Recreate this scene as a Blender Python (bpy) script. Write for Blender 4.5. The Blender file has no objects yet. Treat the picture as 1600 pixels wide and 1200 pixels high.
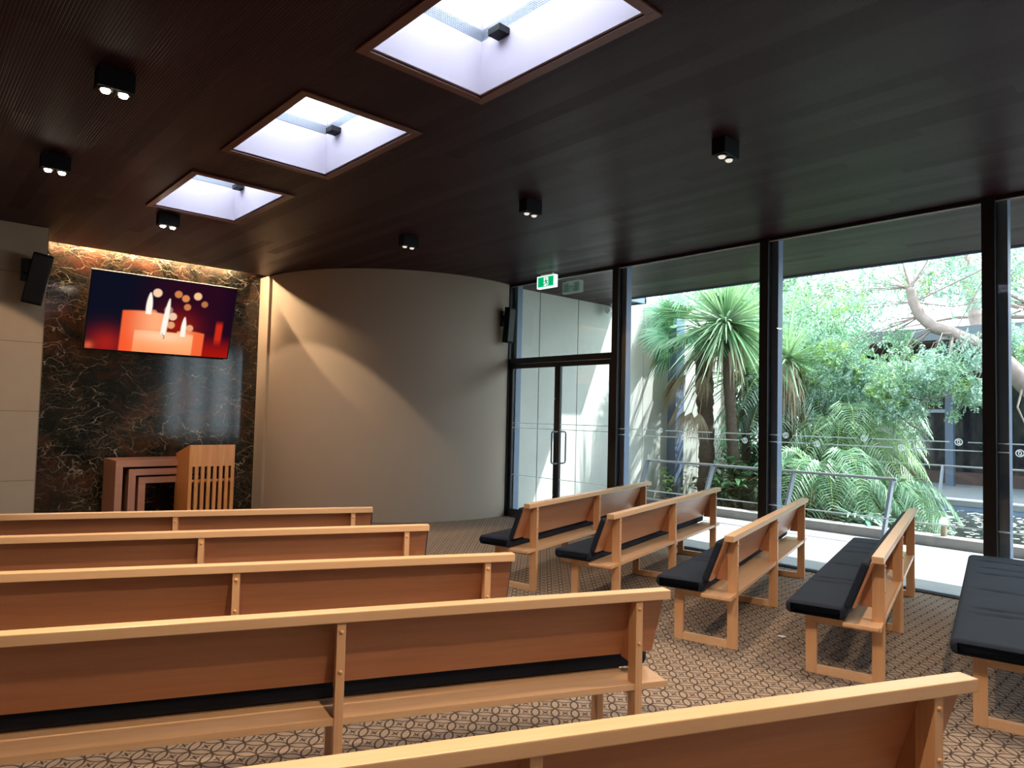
import bpy, bmesh, math, random
import numpy as np
from mathutils import Vector, Matrix

SC = bpy.context.scene
COL = SC.collection
PI = math.pi

# ------------------------------------------------------------------ camera
cam_d = bpy.data.cameras.new('camera')
cam = bpy.data.objects.new('camera', cam_d); COL.objects.link(cam)
cam_d.sensor_width = 36.0; cam_d.sensor_fit = 'HORIZONTAL'
cam_d.lens = 1075.056 / 1600 * 36.0
cam_d.clip_start = 0.05; cam_d.clip_end = 200
CR, CU, CF = (0.7369, -0.67558, 0.02401), (-0.04812, -0.017, 0.9987), (0.67429, 0.73709, 0.04503)
cam.matrix_world = Matrix(((CR[0], CU[0], -CF[0], 0.0), (CR[1], CU[1], -CF[1], 0.0), (CR[2], CU[2], -CF[2], 1.6), (0, 0, 0, 1)))
SC.camera = cam

# ------------------------------------------------------------------ world, sun, exposure
w = bpy.data.worlds.new('world'); SC.world = w; w.use_nodes = True
bg = w.node_tree.nodes['Background']
bg.inputs['Color'].default_value = (0.80, 0.92, 1.0, 1); bg.inputs['Strength'].default_value = 3.6
sun_d = bpy.data.lights.new('sun', 'SUN'); sun_d.energy = 8.0; sun_d.angle = math.radians(0.8); sun_d.color = (1.0, 0.98, 0.96)
sun = bpy.data.objects.new('sun', sun_d); COL.objects.link(sun)
sun.location = (20, -10, 25)
sun.rotation_euler = Vector((-0.43, 0.36, -1.0)).to_track_quat('-Z', 'Y').to_euler()
SC.view_settings.view_transform = 'Standard'
SC.view_settings.look = 'None'
SC.view_settings.gamma = 1.0
SC.view_settings.exposure = 0.75
SC.view_settings.use_curve_mapping = False
SC.cycles.use_denoising = True
SC.cycles.max_bounces = 10
SC.cycles.diffuse_bounces = 5
SC.cycles.glossy_bounces = 4
SC.cycles.transmission_bounces = 6
SC.cycles.transparent_max_bounces = 16
SC.cycles.sample_clamp_indirect = 6.0
SC.cycles.caustics_reflective = False
SC.cycles.caustics_refractive = False

# ------------------------------------------------------------------ material helpers
class NT:
    def __init__(s, name):
        s.m = bpy.data.materials.new(name); s.m.use_nodes = True
        s.t = s.m.node_tree; s.b = s.t.nodes['Principled BSDF']; s.o = s.t.nodes['Material Output']
    def n(s, typ, **kw):
        n = s.t.nodes.new(typ)
        for k, v in kw.items(): setattr(n, k, v)
        return n
    def l(s, a, b): s.t.links.new(a, b)
    def val(s, sock, v):
        if hasattr(v, 'is_linked') or isinstance(v, bpy.types.NodeSocket): s.l(v, sock)
        else: sock.default_value = v
    def math(s, op, a, b=None, c=None):
        n = s.n('ShaderNodeMath', operation=op)
        s.val(n.inputs[0], a)
        if b is not None: s.val(n.inputs[1], b)
        if c is not None: s.val(n.inputs[2], c)
        return n.outputs[0]
    def mix(s, f, a, b, blend='MIX'):
        n = s.n('ShaderNodeMix', data_type='RGBA', blend_type=blend)
        s.val(n.inputs[0], f); s.val(n.inputs[6], a if not isinstance(a, tuple) else a + (1,) if len(a) == 3 else a)
        s.val(n.inputs[7], b if not isinstance(b, tuple) else b + (1,) if len(b) == 3 else b)
        return n.outputs[2]
    def coord(s, scale=(1, 1, 1), rot=(0, 0, 0), kind='Object'):
        tc = s.n('ShaderNodeTexCoord'); mp = s.n('ShaderNodeMapping')
        mp.inputs['Scale'].default_value = scale; mp.inputs['Rotation'].default_value = rot
        s.l(tc.outputs[kind], mp.inputs[0]); return mp.outputs[0]
    def noise(s, vec, scale=5, detail=3, rough=0.5, dist=0.0):
        n = s.n('ShaderNodeTexNoise'); s.l(vec, n.inputs['Vector'])
        n.inputs['Scale'].default_value = scale; n.inputs['Detail'].default_value = detail
        n.inputs['Roughness'].default_value = rough; n.inputs['Distortion'].default_value = dist
        return n
    def ramp(s, f, stops):
        n = s.n('ShaderNodeValToRGB'); s.l(f, n.inputs[0]); e = n.color_ramp.elements
        while len(e) < len(stops): e.new(0.5)
        for k, (p, c) in enumerate(stops):
            e[k].position = p; e[k].color = c if len(c) == 4 else tuple(c) + (1,)
        return n.outputs[0]
    def bump(s, h, strength=0.3, dist=0.01):
        n = s.n('ShaderNodeBump'); s.l(h, n.inputs['Height'])
        n.inputs['Strength'].default_value = strength; n.inputs['Distance'].default_value = dist
        s.l(n.outputs[0], s.b.inputs['Normal'])

def plain(name, c, rough=0.5, metal=0.0, spec=0.5):
    t = NT(name); t.b.inputs['Base Color'].default_value = tuple(c) + (1,)
    t.b.inputs['Roughness'].default_value = rough; t.b.inputs['Metallic'].default_value = metal
    t.b.inputs['Specular IOR Level'].default_value = spec
    v = t.noise(t.coord((1, 1, 1)), 9, 3)
    col = t.mix(t.math('MULTIPLY', v.outputs[0], 0.18), tuple(c), tuple(x * 0.7 for x in c))
    t.l(col, t.b.inputs['Base Color'])
    return t.m

def emit(name, c, s):
    t = NT(name); e = t.n('ShaderNodeEmission'); e.inputs[0].default_value = tuple(c) + (1,); e.inputs[1].default_value = s
    t.l(e.outputs[0], t.o.inputs[0]); return t.m

def wood(name, c1, c2, axis='x', rough=0.30, sc=1.0, varied=0.0):
    t = NT(name)
    s = {'x': (0.7, 14, 14), 'z': (14, 14, 0.7), 'y': (14, 0.7, 14)}[axis]
    v = t.coord(tuple(k * sc for k in s))
    n = t.noise(v, 3.0, 6, 0.6, 0.6)
    f = t.noise(v, 22.0, 2, 0.5)
    c = t.ramp(n.outputs[0], [(0.3, c2), (0.7, c1)])
    c = t.mix(t.math('MULTIPLY', f.outputs[0], 0.22), c, tuple(x * 0.62 for x in c2))
    t.l(c, t.b.inputs['Base Color'])
    t.b.inputs['Roughness'].default_value = rough
    t.bump(f.outputs[0], 0.08, 0.002)
    return t.m

M = {}
M['beech'] = wood('beech_wood', (0.71, 0.465, 0.28), (0.65, 0.40, 0.225))
M['beech_v'] = wood('beech_wood_upright', (0.68, 0.415, 0.235), (0.60, 0.345, 0.185), 'z')
M['panel'] = wood('shaded_beech', (0.46, 0.215, 0.115), (0.40, 0.175, 0.092), rough=0.33)  # frame wood with the backrest's shade put into a darker, redder colour
M['lectern'] = wood('lectern_veneer', (0.78, 0.34, 0.11), (0.58, 0.22, 0.06), 'z', 0.3, 0.8)
M['walnut'] = wood('rosy_wood', (0.40, 0.20, 0.14), (0.33, 0.155, 0.11), 'x', 0.4)
M['trimwood'] = wood('dark_red_wood', (0.16, 0.05, 0.028), (0.11, 0.032, 0.02), 'y', 0.35)
M['knob'] = plain('timber_plug', (0.62, 0.34, 0.18), 0.3)

def t_fabric():
    t = NT('charcoal_fabric'); v = t.coord((1, 1, 1))
    n = t.noise(v, 420, 2, 0.6); n2 = t.noise(v, 14, 3, 0.6)
    c = t.mix(n.outputs[0], (0.006, 0.0095, 0.019), (0.022, 0.034, 0.064))
    c = t.mix(t.math('MULTIPLY', n2.outputs[0], 0.5), c, (0.014, 0.017, 0.025))
    t.l(c, t.b.inputs['Base Color']); t.b.inputs['Roughness'].default_value = 0.85
    t.b.inputs['Specular IOR Level'].default_value = 0.2
    t.bump(n.outputs[0], 0.35, 0.002); return t.m
M['fabric'] = t_fabric()
M['piping'] = plain('dark_piping', (0.02, 0.022, 0.028), 0.7)

def t_ceiling():
    t = NT('grooved_walnut_ceiling'); tc = t.n('ShaderNodeTexCoord'); sp = t.n('ShaderNodeSeparateXYZ')
    t.l(tc.outputs['Object'], sp.inputs[0])
    fx = t.math('FRACT', t.math('MULTIPLY', sp.outputs[0], 1 / 0.0185))
    tri = t.math('ABSOLUTE', t.math('SUBTRACT', fx, 0.5))            # 0 centre of slat .. .5 groove
    g = t.math('SMOOTH_MIN', t.math('MULTIPLY', t.math('SUBTRACT', 0.5, tri), 5.0), 1.0, 0.2)
    v = t.coord((30, 0.8, 1)); n = t.noise(v, 2.0, 4, 0.6)
    bx = t.math('FRACT', t.math('MULTIPLY', sp.outputs[0], 1 / 0.148))
    brd = t.n('ShaderNodeTexWhiteNoise', noise_dimensions='2D'); cb = t.n('ShaderNodeCombineXYZ')
    t.l(t.math('FLOOR', t.math('MULTIPLY', sp.outputs[0], 1 / 0.148)), cb.inputs[0])
    t.l(t.math('FLOOR', t.math('ADD', t.math('MULTIPLY', sp.outputs[1], 1 / 2.4), t.math('MULTIPLY', cb.inputs[0].links[0].from_socket, 0.37))), cb.inputs[1])
    t.l(cb.outputs[0], brd.inputs['Vector'])
    c = t.mix(n.outputs[0], (0.018, 0.0038, 0.0070), (0.041, 0.0088, 0.0155))
    c = t.mix(t.math('MULTIPLY', brd.outputs[0], 0.28), c, (0.013, 0.0035, 0.005))
    c = t.mix(g, (0.006, 0.003, 0.003), c)
    t.l(c, t.b.inputs['Base Color'])
    t.l(t.math('ADD', t.math('MULTIPLY', brd.outputs[0], 0.10), 0.36), t.b.inputs['Roughness'])
    t.b.inputs['Specular IOR Level'].default_value = 0.17
    t.b.inputs['Specular Tint'].default_value = (0.95, 0.72, 1.0, 1)
    t.bump(g, 0.8, 0.003); return t.m
M['ceiling'] = t_ceiling()

def t_carpet():
    t = NT('patterned_carpet'); v = t.coord((1 / 0.107, 1 / 0.107, 1), (0, 0, PI / 4)); sp = t.n('ShaderNodeSeparateXYZ'); t.l(v, sp.inputs[0])
    q = []
    for k in (0, 1):
        f = t.math('FRACT', sp.outputs[k]); q.append(t.math('ABSOLUTE', t.math('SUBTRACT', f, 0.5)))
    def ln(dx, dy):
        a = t.math('SUBTRACT', q[0], dx); b = t.math('SUBTRACT', q[1], dy)
        return t.math('SQRT', t.math('ADD', t.math('MULTIPLY', a, a), t.math('MULTIPLY', b, b)))
    d1 = t.math('ABSOLUTE', t.math('SUBTRACT', ln(1, 0), 0.70))
    d2 = t.math('ABSOLUTE', t.math('SUBTRACT', ln(0, 1), 0.70))
    d3 = t.math('ABSOLUTE', t.math('SUBTRACT', ln(0, 1.03), 0.80))
    nz = t.noise(t.coord(), 260, 2, 0.6)
    j = t.math('MULTIPLY', t.math('SUBTRACT', nz.outputs[0], 0.5), 0.035)
    la = t.math('LESS_THAN', t.math('ADD', d1, j), 0.040)
    lb = t.math('LESS_THAN', t.math('ADD', d2, j), 0.036)
    lc = t.math('LESS_THAN', t.math('ADD', d3, j), 0.010)
    st = t.math('LESS_THAN', t.math('ADD', t.math('ABSOLUTE', t.math('SUBTRACT', q[0], q[1])), j), 0.06)
    rr = t.math('LESS_THAN', ln(0, 0), 0.19)
    star = t.math('MULTIPLY', st, rr)
    m = t.math('MAXIMUM', t.math('MAXIMUM', la, lb), t.math('MAXIMUM', star, lc))
    n2 = t.noise(t.coord(), 3, 3, 0.6)
    base = t.mix(nz.outputs[0], (0.225, 0.18, 0.145), (0.41, 0.34, 0.28))
    base = t.mix(t.math('MULTIPLY', n2.outputs[0], 0.3), base, (0.20, 0.15, 0.125))
    c = t.mix(t.math('MULTIPLY', m, 0.92), base, (0.040, 0.026, 0.022))
    t.l(c, t.b.inputs['Base Color']); t.b.inputs['Roughness'].default_value = 0.95
    t.b.inputs['Specular IOR Level'].default_value = 0.15
    t.bump(nz.outputs[0], 0.5, 0.004); return t.m
M['carpet'] = t_carpet()

def t_marble():
    t = NT('dark_forest_marble')
    v0 = t.coord((1, 1, 1)); nd = t.noise(v0, 1.6, 4, 0.6); 
    mx = t.n('ShaderNodeVectorMath', operation='MULTIPLY_ADD'); t.l(nd.outputs[1], mx.inputs[0]); mx.inputs[1].default_value = (0.55,) * 3; t.l(v0, mx.inputs[2])
    def veins(scale, stretch, rot, lo, hi, off):
        mp = t.n('ShaderNodeMapping'); mp.inputs['Scale'].default_value = stretch; mp.inputs['Rotation'].default_value = rot; mp.inputs['Location'].default_value = (off, off, off)
        t.l(mx.outputs[0], mp.inputs[0])
        vo = t.n('ShaderNodeTexVoronoi', feature='DISTANCE_TO_EDGE'); vo.inputs['Scale'].default_value = scale; t.l(mp.outputs[0], vo.inputs['Vector'])
        return t.ramp(vo.outputs['Distance'], [(lo, (1, 1, 1)), (hi, (0, 0, 0))])
    a = veins(5.2, (1, 1, 2.6), (0, 0.6, 0), 0.0, 0.035, 0.0)
    b = veins(7.5, (2.6, 1, 1), (0, 0.5, 0), 0.0, 0.035, 3.1)
    c_ = veins(2.6, (0.8, 1, 2.4), (0, -0.7, 0), 0.0, 0.014, 7.7)
    base = t.noise(mx.outputs[0], 2.2, 5, 0.65, 0.8)
    col = t.ramp(base.outputs[0], [(0.30, (0.004, 0.007, 0.006)), (0.5, (0.020, 0.018, 0.014)), (0.62, (0.055, 0.022, 0.014)), (0.8, (0.10, 0.055, 0.03))])
    mk = t.ramp(t.noise(v0, 2.6, 3, 0.6).outputs[0], [(0.42, (0, 0, 0)), (0.62, (1, 1, 1))])
    mk2 = t.ramp(t.noise(v0, 3.7, 3, 0.6, 1.0).outputs[0], [(0.40, (0, 0, 0)), (0.6, (1, 1, 1))])
    col = t.mix(t.math('MULTIPLY', a, mk), col, (0.15, 0.10, 0.055))
    col = t.mix(t.math('MULTIPLY', t.math('MULTIPLY', b, mk2), 0.7), col, (0.11, 0.085, 0.06))
    col = t.mix(t.math('MULTIPLY', c_, mk2), col, (0.40, 0.36, 0.28))
    t.l(col, t.b.inputs['Base Color']); t.b.inputs['Roughness'].default_value = 0.09
    return t.m
M['marble'] = t_marble()

def t_stone():
    t = NT('limestone_blocks'); v = t.coord()
    tc = t.n('ShaderNodeTexCoord'); sp = t.n('ShaderNodeSeparateXYZ'); t.l(tc.outputs['Object'], sp.inputs[0])
    zz = t.math('ABSOLUTE', t.math('SUBTRACT', t.math('FRACT', t.math('MULTIPLY', t.math('ADD', sp.outputs[2], 0.11), 1 / 0.81)), 0.5))
    xx = t.math('ABSOLUTE', t.math('SUBTRACT', t.math('FRACT', t.math('MULTIPLY', t.math('ADD', sp.outputs[0], 0.07), 1 / 1.45)), 0.5))
    ln = t.math('MAXIMUM', t.math('GREATER_THAN', zz, 0.4955), t.math('GREATER_THAN', xx, 0.497))
    n = t.noise(v, 2.2, 4, 0.6); n2 = t.noise(v, 60, 3, 0.7)
    c = t.mix(n.outputs[0], (0.42, 0.315, 0.225), (0.53, 0.405, 0.30))
    c = t.mix(t.math('MULTIPLY', n2.outputs[0], 0.25), c, (0.38, 0.30, 0.22))
    c = t.mix(ln, c, (0.22, 0.17, 0.13))
    t.l(c, t.b.inputs['Base Color']); t.b.inputs['Roughness'].default_value = 0.8
    return t.m
M['limestone'] = t_stone()

def t_plaster(name, a, b, sc=1.5, rough=0.7, bump=0.1):
    t = NT(name); v = t.coord(); n = t.noise(v, sc, 4, 0.6); n2 = t.noise(v, 90, 3, 0.6)
    t.l(t.mix(n.outputs[0], a, b), t.b.inputs['Base Color']); t.b.inputs['Roughness'].default_value = rough
    t.bump(n2.outputs[0], bump, 0.003); return t.m
M['plaster'] = t_plaster('warm_plaster', (0.42, 0.35, 0.285), (0.46, 0.385, 0.315))
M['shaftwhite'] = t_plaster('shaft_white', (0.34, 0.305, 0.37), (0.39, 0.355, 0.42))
M['roomwall'] = t_plaster('room_wall_paint', (0.42, 0.34, 0.26), (0.46, 0.38, 0.30))
def t_concrete():
    t = NT('precast_concrete'); v = t.coord(); n = t.noise(v, 1.2, 5, 0.65); n2 = t.noise(v, 25, 3, 0.7)
    c = t.mix(n.outputs[0], (0.44, 0.46, 0.42), (0.66, 0.68, 0.63))
    pit = t.ramp(n2.outputs[0], [(0.66, (0, 0, 0)), (0.72, (1, 1, 1))])
    c = t.mix(t.math('MULTIPLY', pit, 0.5), c, (0.25, 0.26, 0.24))
    t.l(c, t.b.inputs['Base Color']); t.b.inputs['Roughness'].default_value = 0.9; t.bump(n2.outputs[0], 0.2, 0.005); return t.m
M['concrete'] = t_concrete()
M['darkgap'] = plain('dark_joint', (0.02, 0.02, 0.02), 0.9)
def t_deck():
    t = NT('pale_deck'); tc = t.n('ShaderNodeTexCoord'); sp = t.n('ShaderNodeSeparateXYZ'); t.l(tc.outputs['Object'], sp.inputs[0])
    b = t.math('ABSOLUTE', t.math('SUBTRACT', t.math('FRACT', t.math('MULTIPLY', sp.outputs[0], 1 / 0.14)), 0.5))
    ln = t.math('GREATER_THAN', b, 0.47); n = t.noise(t.coord((1, 0.12, 1)), 14, 4, 0.6)
    c = t.mix(n.outputs[0], (0.235, 0.245, 0.255), (0.41, 0.42, 0.43)); c = t.mix(ln, c, (0.25, 0.25, 0.24))
    t.l(c, t.b.inputs['Base Color']); t.b.inputs['Roughness'].default_value = 0.7; return t.m
M['deck'] = t_deck()
M['kerb'] = t_plaster('kerb_concrete', (0.23, 0.215, 0.20), (0.32, 0.30, 0.28), 4, 0.85, 0.2)
M['black'] = plain('black_aluminium', (0.012, 0.013, 0.018), 0.45)
M['steel'] = plain('blue_grey_steel', (0.17, 0.24, 0.36), 0.5)
M['railgrey'] = plain('brushed_grey_steel', (0.26, 0.29, 0.34), 0.4, 0.3)
M['railtop'] = plain('satin_handrail', (0.55, 0.56, 0.55), 0.3, 0.6)
M['blackplastic'] = plain('black_plastic', (0.006, 0.006, 0.009), 0.6, 0, 0.2)
M['roofgrey'] = plain('roof_grey', (0.10, 0.12, 0.14), 0.6)
M['brownplinth'] = plain('brown_plinth', (0.05, 0.028, 0.024), 0.7)
M['pavcol'] = plain('slate_blue_column', (0.07, 0.095, 0.14), 0.6)
M['shadydeck'] = plain('shaded_boardwalk', (0.17, 0.185, 0.20), 0.8)  # shade on the far boardwalk put into a darker base colour
M['white'] = plain('white_plastic', (0.75, 0.77, 0.78), 0.5)
M['bead'] = plain('pale_bead', (0.75, 0.78, 0.80), 0.4)
def t_frost():
    t = NT('frosted_film'); a = t.n('ShaderNodeBsdfTranslucent'); a.inputs[0].default_value = (0.9, 0.95, 0.95, 1)
    m = t.n('ShaderNodeMixShader'); m.inputs[0].default_value = 0.55; t.b.inputs['Base Color'].default_value = (0.85, 0.9, 0.9, 1); t.b.inputs['Roughness'].default_value = 0.5
    t.l(t.b.outputs[0], m.inputs[1]); t.l(a.outputs[0], m.inputs[2]); t.l(m.outputs[0], t.o.inputs[0]); return t.m
M['frost'] = t_frost()
M['brass'] = plain('chrome_metal', (0.6, 0.6, 0.6), 0.25, 1.0)
M['soil'] = t_plaster('garden_soil', (0.055, 0.045, 0.032), (0.16, 0.13, 0.09), 9, 0.95, 0.8)
M['rock'] = t_plaster('pale_rock', (0.32, 0.31, 0.28), (0.6, 0.58, 0.53), 7, 0.9, 0.6)
M['darkrock'] = t_plaster('wet_rock', (0.05, 0.055, 0.06), (0.16, 0.17, 0.17), 7, 0.5, 0.6)

def t_glass(name, tint, spec=1.0, rough=0.0):
    t = NT(name); tr = t.n('ShaderNodeBsdfTransparent'); tr.inputs[0].default_value = tuple(tint) + (1,)
    gl = t.n('ShaderNodeBsdfGlossy'); gl.inputs['Roughness'].default_value = rough; gl.inputs[0].default_value = (spec, spec, spec, 1)
    fr = t.n('ShaderNodeFresnel'); ge = t.n('ShaderNodeNewGeometry')
    t.l(t.math('SUBTRACT', 1.45, t.math('MULTIPLY', ge.outputs['Backfacing'], 1.45 - 1 / 1.45)), fr.inputs[0])   # both faces behave as air-to-glass
    mx = t.n('ShaderNodeMixShader'); t.l(fr.outputs[0], mx.inputs[0]); t.l(tr.outputs[0], mx.inputs[1]); t.l(gl.outputs[0], mx.inputs[2])
    t.l(mx.outputs[0], t.o.inputs[0]); return t.m
M['glass'] = t_glass('clear_glass', (0.955, 0.985, 0.985))
M['darkglass'] = None
def t_dark_glass():
    t = NT('dark_reflective_glass'); t.b.inputs['Base Color'].default_value = (0.010, 0.012, 0.016, 1); t.b.inputs['Roughness'].default_value = 0.08
    n = t.noise(t.coord((1, 1, 0.25)), 5, 4, 0.7, 0.5)
    c = t.ramp(n.outputs[0], [(0.4, (0.008, 0.010, 0.014)), (0.6, (0.02, 0.02, 0.022)), (0.75, (0.07, 0.05, 0.045))])
    t.l(c, t.b.inputs['Base Color']); return t.m
M['darkglass'] = t_dark_glass()
def t_opal():
    t = NT('opal_rooflight'); a = t.n('ShaderNodeBsdfTranslucent'); a.inputs[0].default_value = (0.95, 0.97, 1.0, 1)
    b = t.n('ShaderNodeBsdfTransparent'); b.inputs[0].default_value = (0.9, 0.95, 1, 1); m = t.n('ShaderNodeMixShader'); m.inputs[0].default_value = 0.12
    t.l(a.outputs[0], m.inputs[1]); t.l(b.outputs[0], m.inputs[2]); t.l(m.outputs[0], t.o.inputs[0]); return t.m
M['opal'] = t_opal()
def t_water():
    t = NT('pond_water'); v = t.coord((1, 1, 1)); n = t.noise(v, 3.0, 3, 0.6); vo = t.n('ShaderNodeTexVoronoi'); vo.inputs['Scale'].default_value = 7; t.l(v, vo.inputs['Vector'])
    n2 = t.noise(v, 0.8, 3, 0.7)
    sp = t.math('MULTIPLY', t.math('LESS_THAN', vo.outputs['Distance'], 0.33), t.math('GREATER_THAN', n2.outputs[0], 0.45))
    c = t.mix(n.outputs[0], (0.012, 0.020, 0.020), (0.05, 0.06, 0.05)); c = t.mix(sp, c, (0.45, 0.5, 0.48))
    t.l(c, t.b.inputs['Base Color']); t.l(t.math('ADD', 0.10, t.math('MULTIPLY', sp, 0.6)), t.b.inputs['Roughness'])
    t.bump(t.noise(v, 18, 2, 0.5).outputs[0], 0.25, 0.01); return t.m
M['water'] = t_water()

def leafmat(name, a, b, rough=0.4, trans=0.22):
    t = NT(name); g = t.n('ShaderNodeNewGeometry')
    c = t.mix(g.outputs['Random Per Island'], a, b)
    t.l(c, t.b.inputs['Base Color']); t.b.inputs['Roughness'].default_value = rough
    tl = t.n('ShaderNodeBsdfTranslucent'); t.l(t.mix(0.3, c, (0.30, 0.5, 0.12)), tl.inputs[0])
    m = t.n('ShaderNodeMixShader'); m.inputs[0].default_value = trans
    t.l(t.b.outputs[0], m.inputs[1]); t.l(tl.outputs[0], m.inputs[2]); t.l(m.outputs[0], t.o.inputs[0]); return t.m
M['leaf_fan'] = leafmat('fan_palm_leaf', (0.06, 0.20, 0.11), (0.22, 0.44, 0.22), 0.35)
M['leaf_sword'] = leafmat('sword_leaf', (0.12, 0.28, 0.12), (0.50, 0.64, 0.42), 0.3)
M['leaf_feather'] = leafmat('feather_palm_leaf', (0.08, 0.24, 0.12), (0.46, 0.66, 0.44), 0.35)
M['leaf_tree'] = leafmat('fine_tree_leaf', (0.07, 0.22, 0.11), (0.48, 0.66, 0.46), 0.45)
M['leaf_blue'] = leafmat('blue_green_leaf', (0.10, 0.26, 0.20), (0.60, 0.76, 0.66), 0.45)
M['leaf_yellow'] = leafmat('yellow_green_leaf', (0.24, 0.42, 0.08), (0.55, 0.72, 0.26), 0.4, 0.35)
M['leaf_dark'] = leafmat('dark_broad_leaf', (0.03, 0.10, 0.04), (0.08, 0.22, 0.08), 0.3, 0.2)
M['leaf_dry'] = leafmat('dry_leaf', (0.30, 0.22, 0.14), (0.50, 0.40, 0.28), 0.7, 0.15)
M['bark_dark'] = t_plaster('fibrous_bark', (0.045, 0.032, 0.025), (0.20, 0.15, 0.11), 18, 0.95, 1.0)
M['bark'] = t_plaster('tree_bark', (0.15, 0.11, 0.095), (0.33, 0.26, 0.235), 8, 0.9, 0.8)
M['ledgold'] = emit('warm_led_strip', (1.0, 0.70, 0.40), 480)
M['lampglow'] = emit('lamp_lens_glow', (1.0, 0.86, 0.62), 30)
M['lampdim'] = emit('lamp_lens_dim', (1.0, 0.92, 0.8), 0.5)

def vcol_emit(name, strength):
    t = NT(name); a = t.n('ShaderNodeVertexColor'); a.layer_name = 'Col'; e = t.n('ShaderNodeEmission'); e.inputs[1].default_value = strength
    t.l(a.outputs[0], e.inputs[0]); t.l(e.outputs[0], t.o.inputs[0]); return t.m

# ------------------------------------------------------------------ mesh helpers
class MB:
    def __init__(s): s.v = []; s.f = []
    def add(s, vs, fs):
        o = len(s.v); s.v += [tuple(p) for p in vs]; s.f += [tuple(i + o for i in f) for f in fs]; return s
    def box(s, x0, x1, y0, y1, z0, z1, b=0.0):
        if x0 > x1: x0, x1 = x1, x0
        if y0 > y1: y0, y1 = y1, y0
        if z0 > z1: z0, z1 = z1, z0
        if b <= 0:
            vs = [(x, y, z) for x in (x0, x1) for y in (y0, y1) for z in (z0, z1)]
            return s.add(vs, [(0, 1, 3, 2), (4, 6, 7, 5), (0, 4, 5, 1), (2, 3, 7, 6), (0, 2, 6, 4), (1, 5, 7, 3)])
        bm = bmesh.new(); r = bmesh.ops.create_cube(bm, size=1)
        for q in bm.verts:
            q.co = Vector(((x0 + x1) / 2 + q.co.x * (x1 - x0), (y0 + y1) / 2 + q.co.y * (y1 - y0), (z0 + z1) / 2 + q.co.z * (z1 - z0)))
        bmesh.ops.bevel(bm, geom=list(bm.edges), offset=b, segments=2, profile=0.6, affect='EDGES')
        bm.verts.index_update()
        s.add([q.co[:] for q in bm.verts], [[q.index for q in f.verts] for f in bm.faces]); bm.free(); return s
    def prism(s, pts, axis, a, b):
        # pts: 2d polygon in the two other axes; extruded along axis from a to b
        n = len(pts); vs = []
        for t in (a, b):
            for (p, q) in pts:
                vs.append({'x': (t, p, q), 'y': (p, t, q), 'z': (p, q, t)}[axis])
        fs = [tuple(range(n)), tuple(range(2 * n - 1, n - 1, -1))] + [(i, i + n, (i + 1) % n + n, (i + 1) % n) for i in range(n)]
        return s.add(vs, fs)
    def tube(s, pts, rad, seg=8, caps=True):
        pts = [Vector(p) for p in pts]; n = len(pts)
        if not hasattr(rad, '__len__'): rad = [rad] * n
        up = Vector((0, 0, 1)); vs = []; prev = None
        for i, p in enumerate(pts):
            d = (pts[min(i + 1, n - 1)] - pts[max(i - 1, 0)]).normalized()
            if prev is None:
                a = d.cross(up)
                if a.length < 0.1: a = d.cross(Vector((1, 0, 0)))
            else: a = prev - d * prev.dot(d)
            a.normalize(); prev = a; b = d.cross(a)
            for k in range(seg):
                an = 2 * PI * k / seg; vs.append(p + (a * math.cos(an) + b * math.sin(an)) * rad[i])
        fs = []
        for i in range(n - 1):
            for k in range(seg):
                k2 = (k + 1) % seg; fs.append((i * seg + k, i * seg + k2, (i + 1) * seg + k2, (i + 1) * seg + k))
        if caps: fs += [tuple(range(seg - 1, -1, -1)), tuple(range((n - 1) * seg, n * seg))]
        return s.add(vs, fs)
    def build(s, name, mat, parent=None, smooth=False, loc=None):
        me = bpy.data.meshes.new(name); me.from_pydata(s.v, [], s.f); me.validate(); me.update()
        bm = bmesh.new(); bm.from_mesh(me)
        if len(bm.faces) < 60000 and not getattr(s, 'raw', False): bmesh.ops.recalc_face_normals(bm, faces=bm.faces)
        bm.to_mesh(me); bm.free()
        if smooth:
            me.polygons.foreach_set('use_smooth', [True] * len(me.polygons))
            if smooth == 'auto': me.set_sharp_from_angle(angle=0.7)
        me.materials.append(mat)
        o = bpy.data.objects.new(name, me); COL.objects.link(o)
        if parent: o.parent = parent
        if loc: o.location = loc
        return o

def empty(name, loc=(0, 0, 0), rz=0, kind=None):
    o = bpy.data.objects.new(name, None); COL.objects.link(o); o.location = loc; o.rotation_euler = (0, 0, rz); o.empty_display_size = 0.1
    if kind: o['kind'] = kind
    return o
def tag(o, label, cat, group=None):
    o['label'] = label; o['category'] = cat
    if group: o['group'] = group
    return o
def struct(o): o['kind'] = 'structure'; return o
def kids(o): return list(o.children)
def copy_tree(o, parent=None):
    c = o.copy(); COL.objects.link(c)
    if parent: c.parent = parent
    for ch in kids(o): copy_tree(ch, c)
    return c

H = 3.70      # ceiling
GX = 7.45     # glass plane
POSTS = [6.07, 3.90, 1.73, -0.44, -2.61, -4.78]
SKY = [(-2.17, -0.83), (-0.02, 1.32), (2.13, 3.47), (4.28, 5.63), (6.43, 7.78)]  # first two openings are added out of view to light the near pews
SX0, SX1 = 1.99, 2.83

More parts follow.
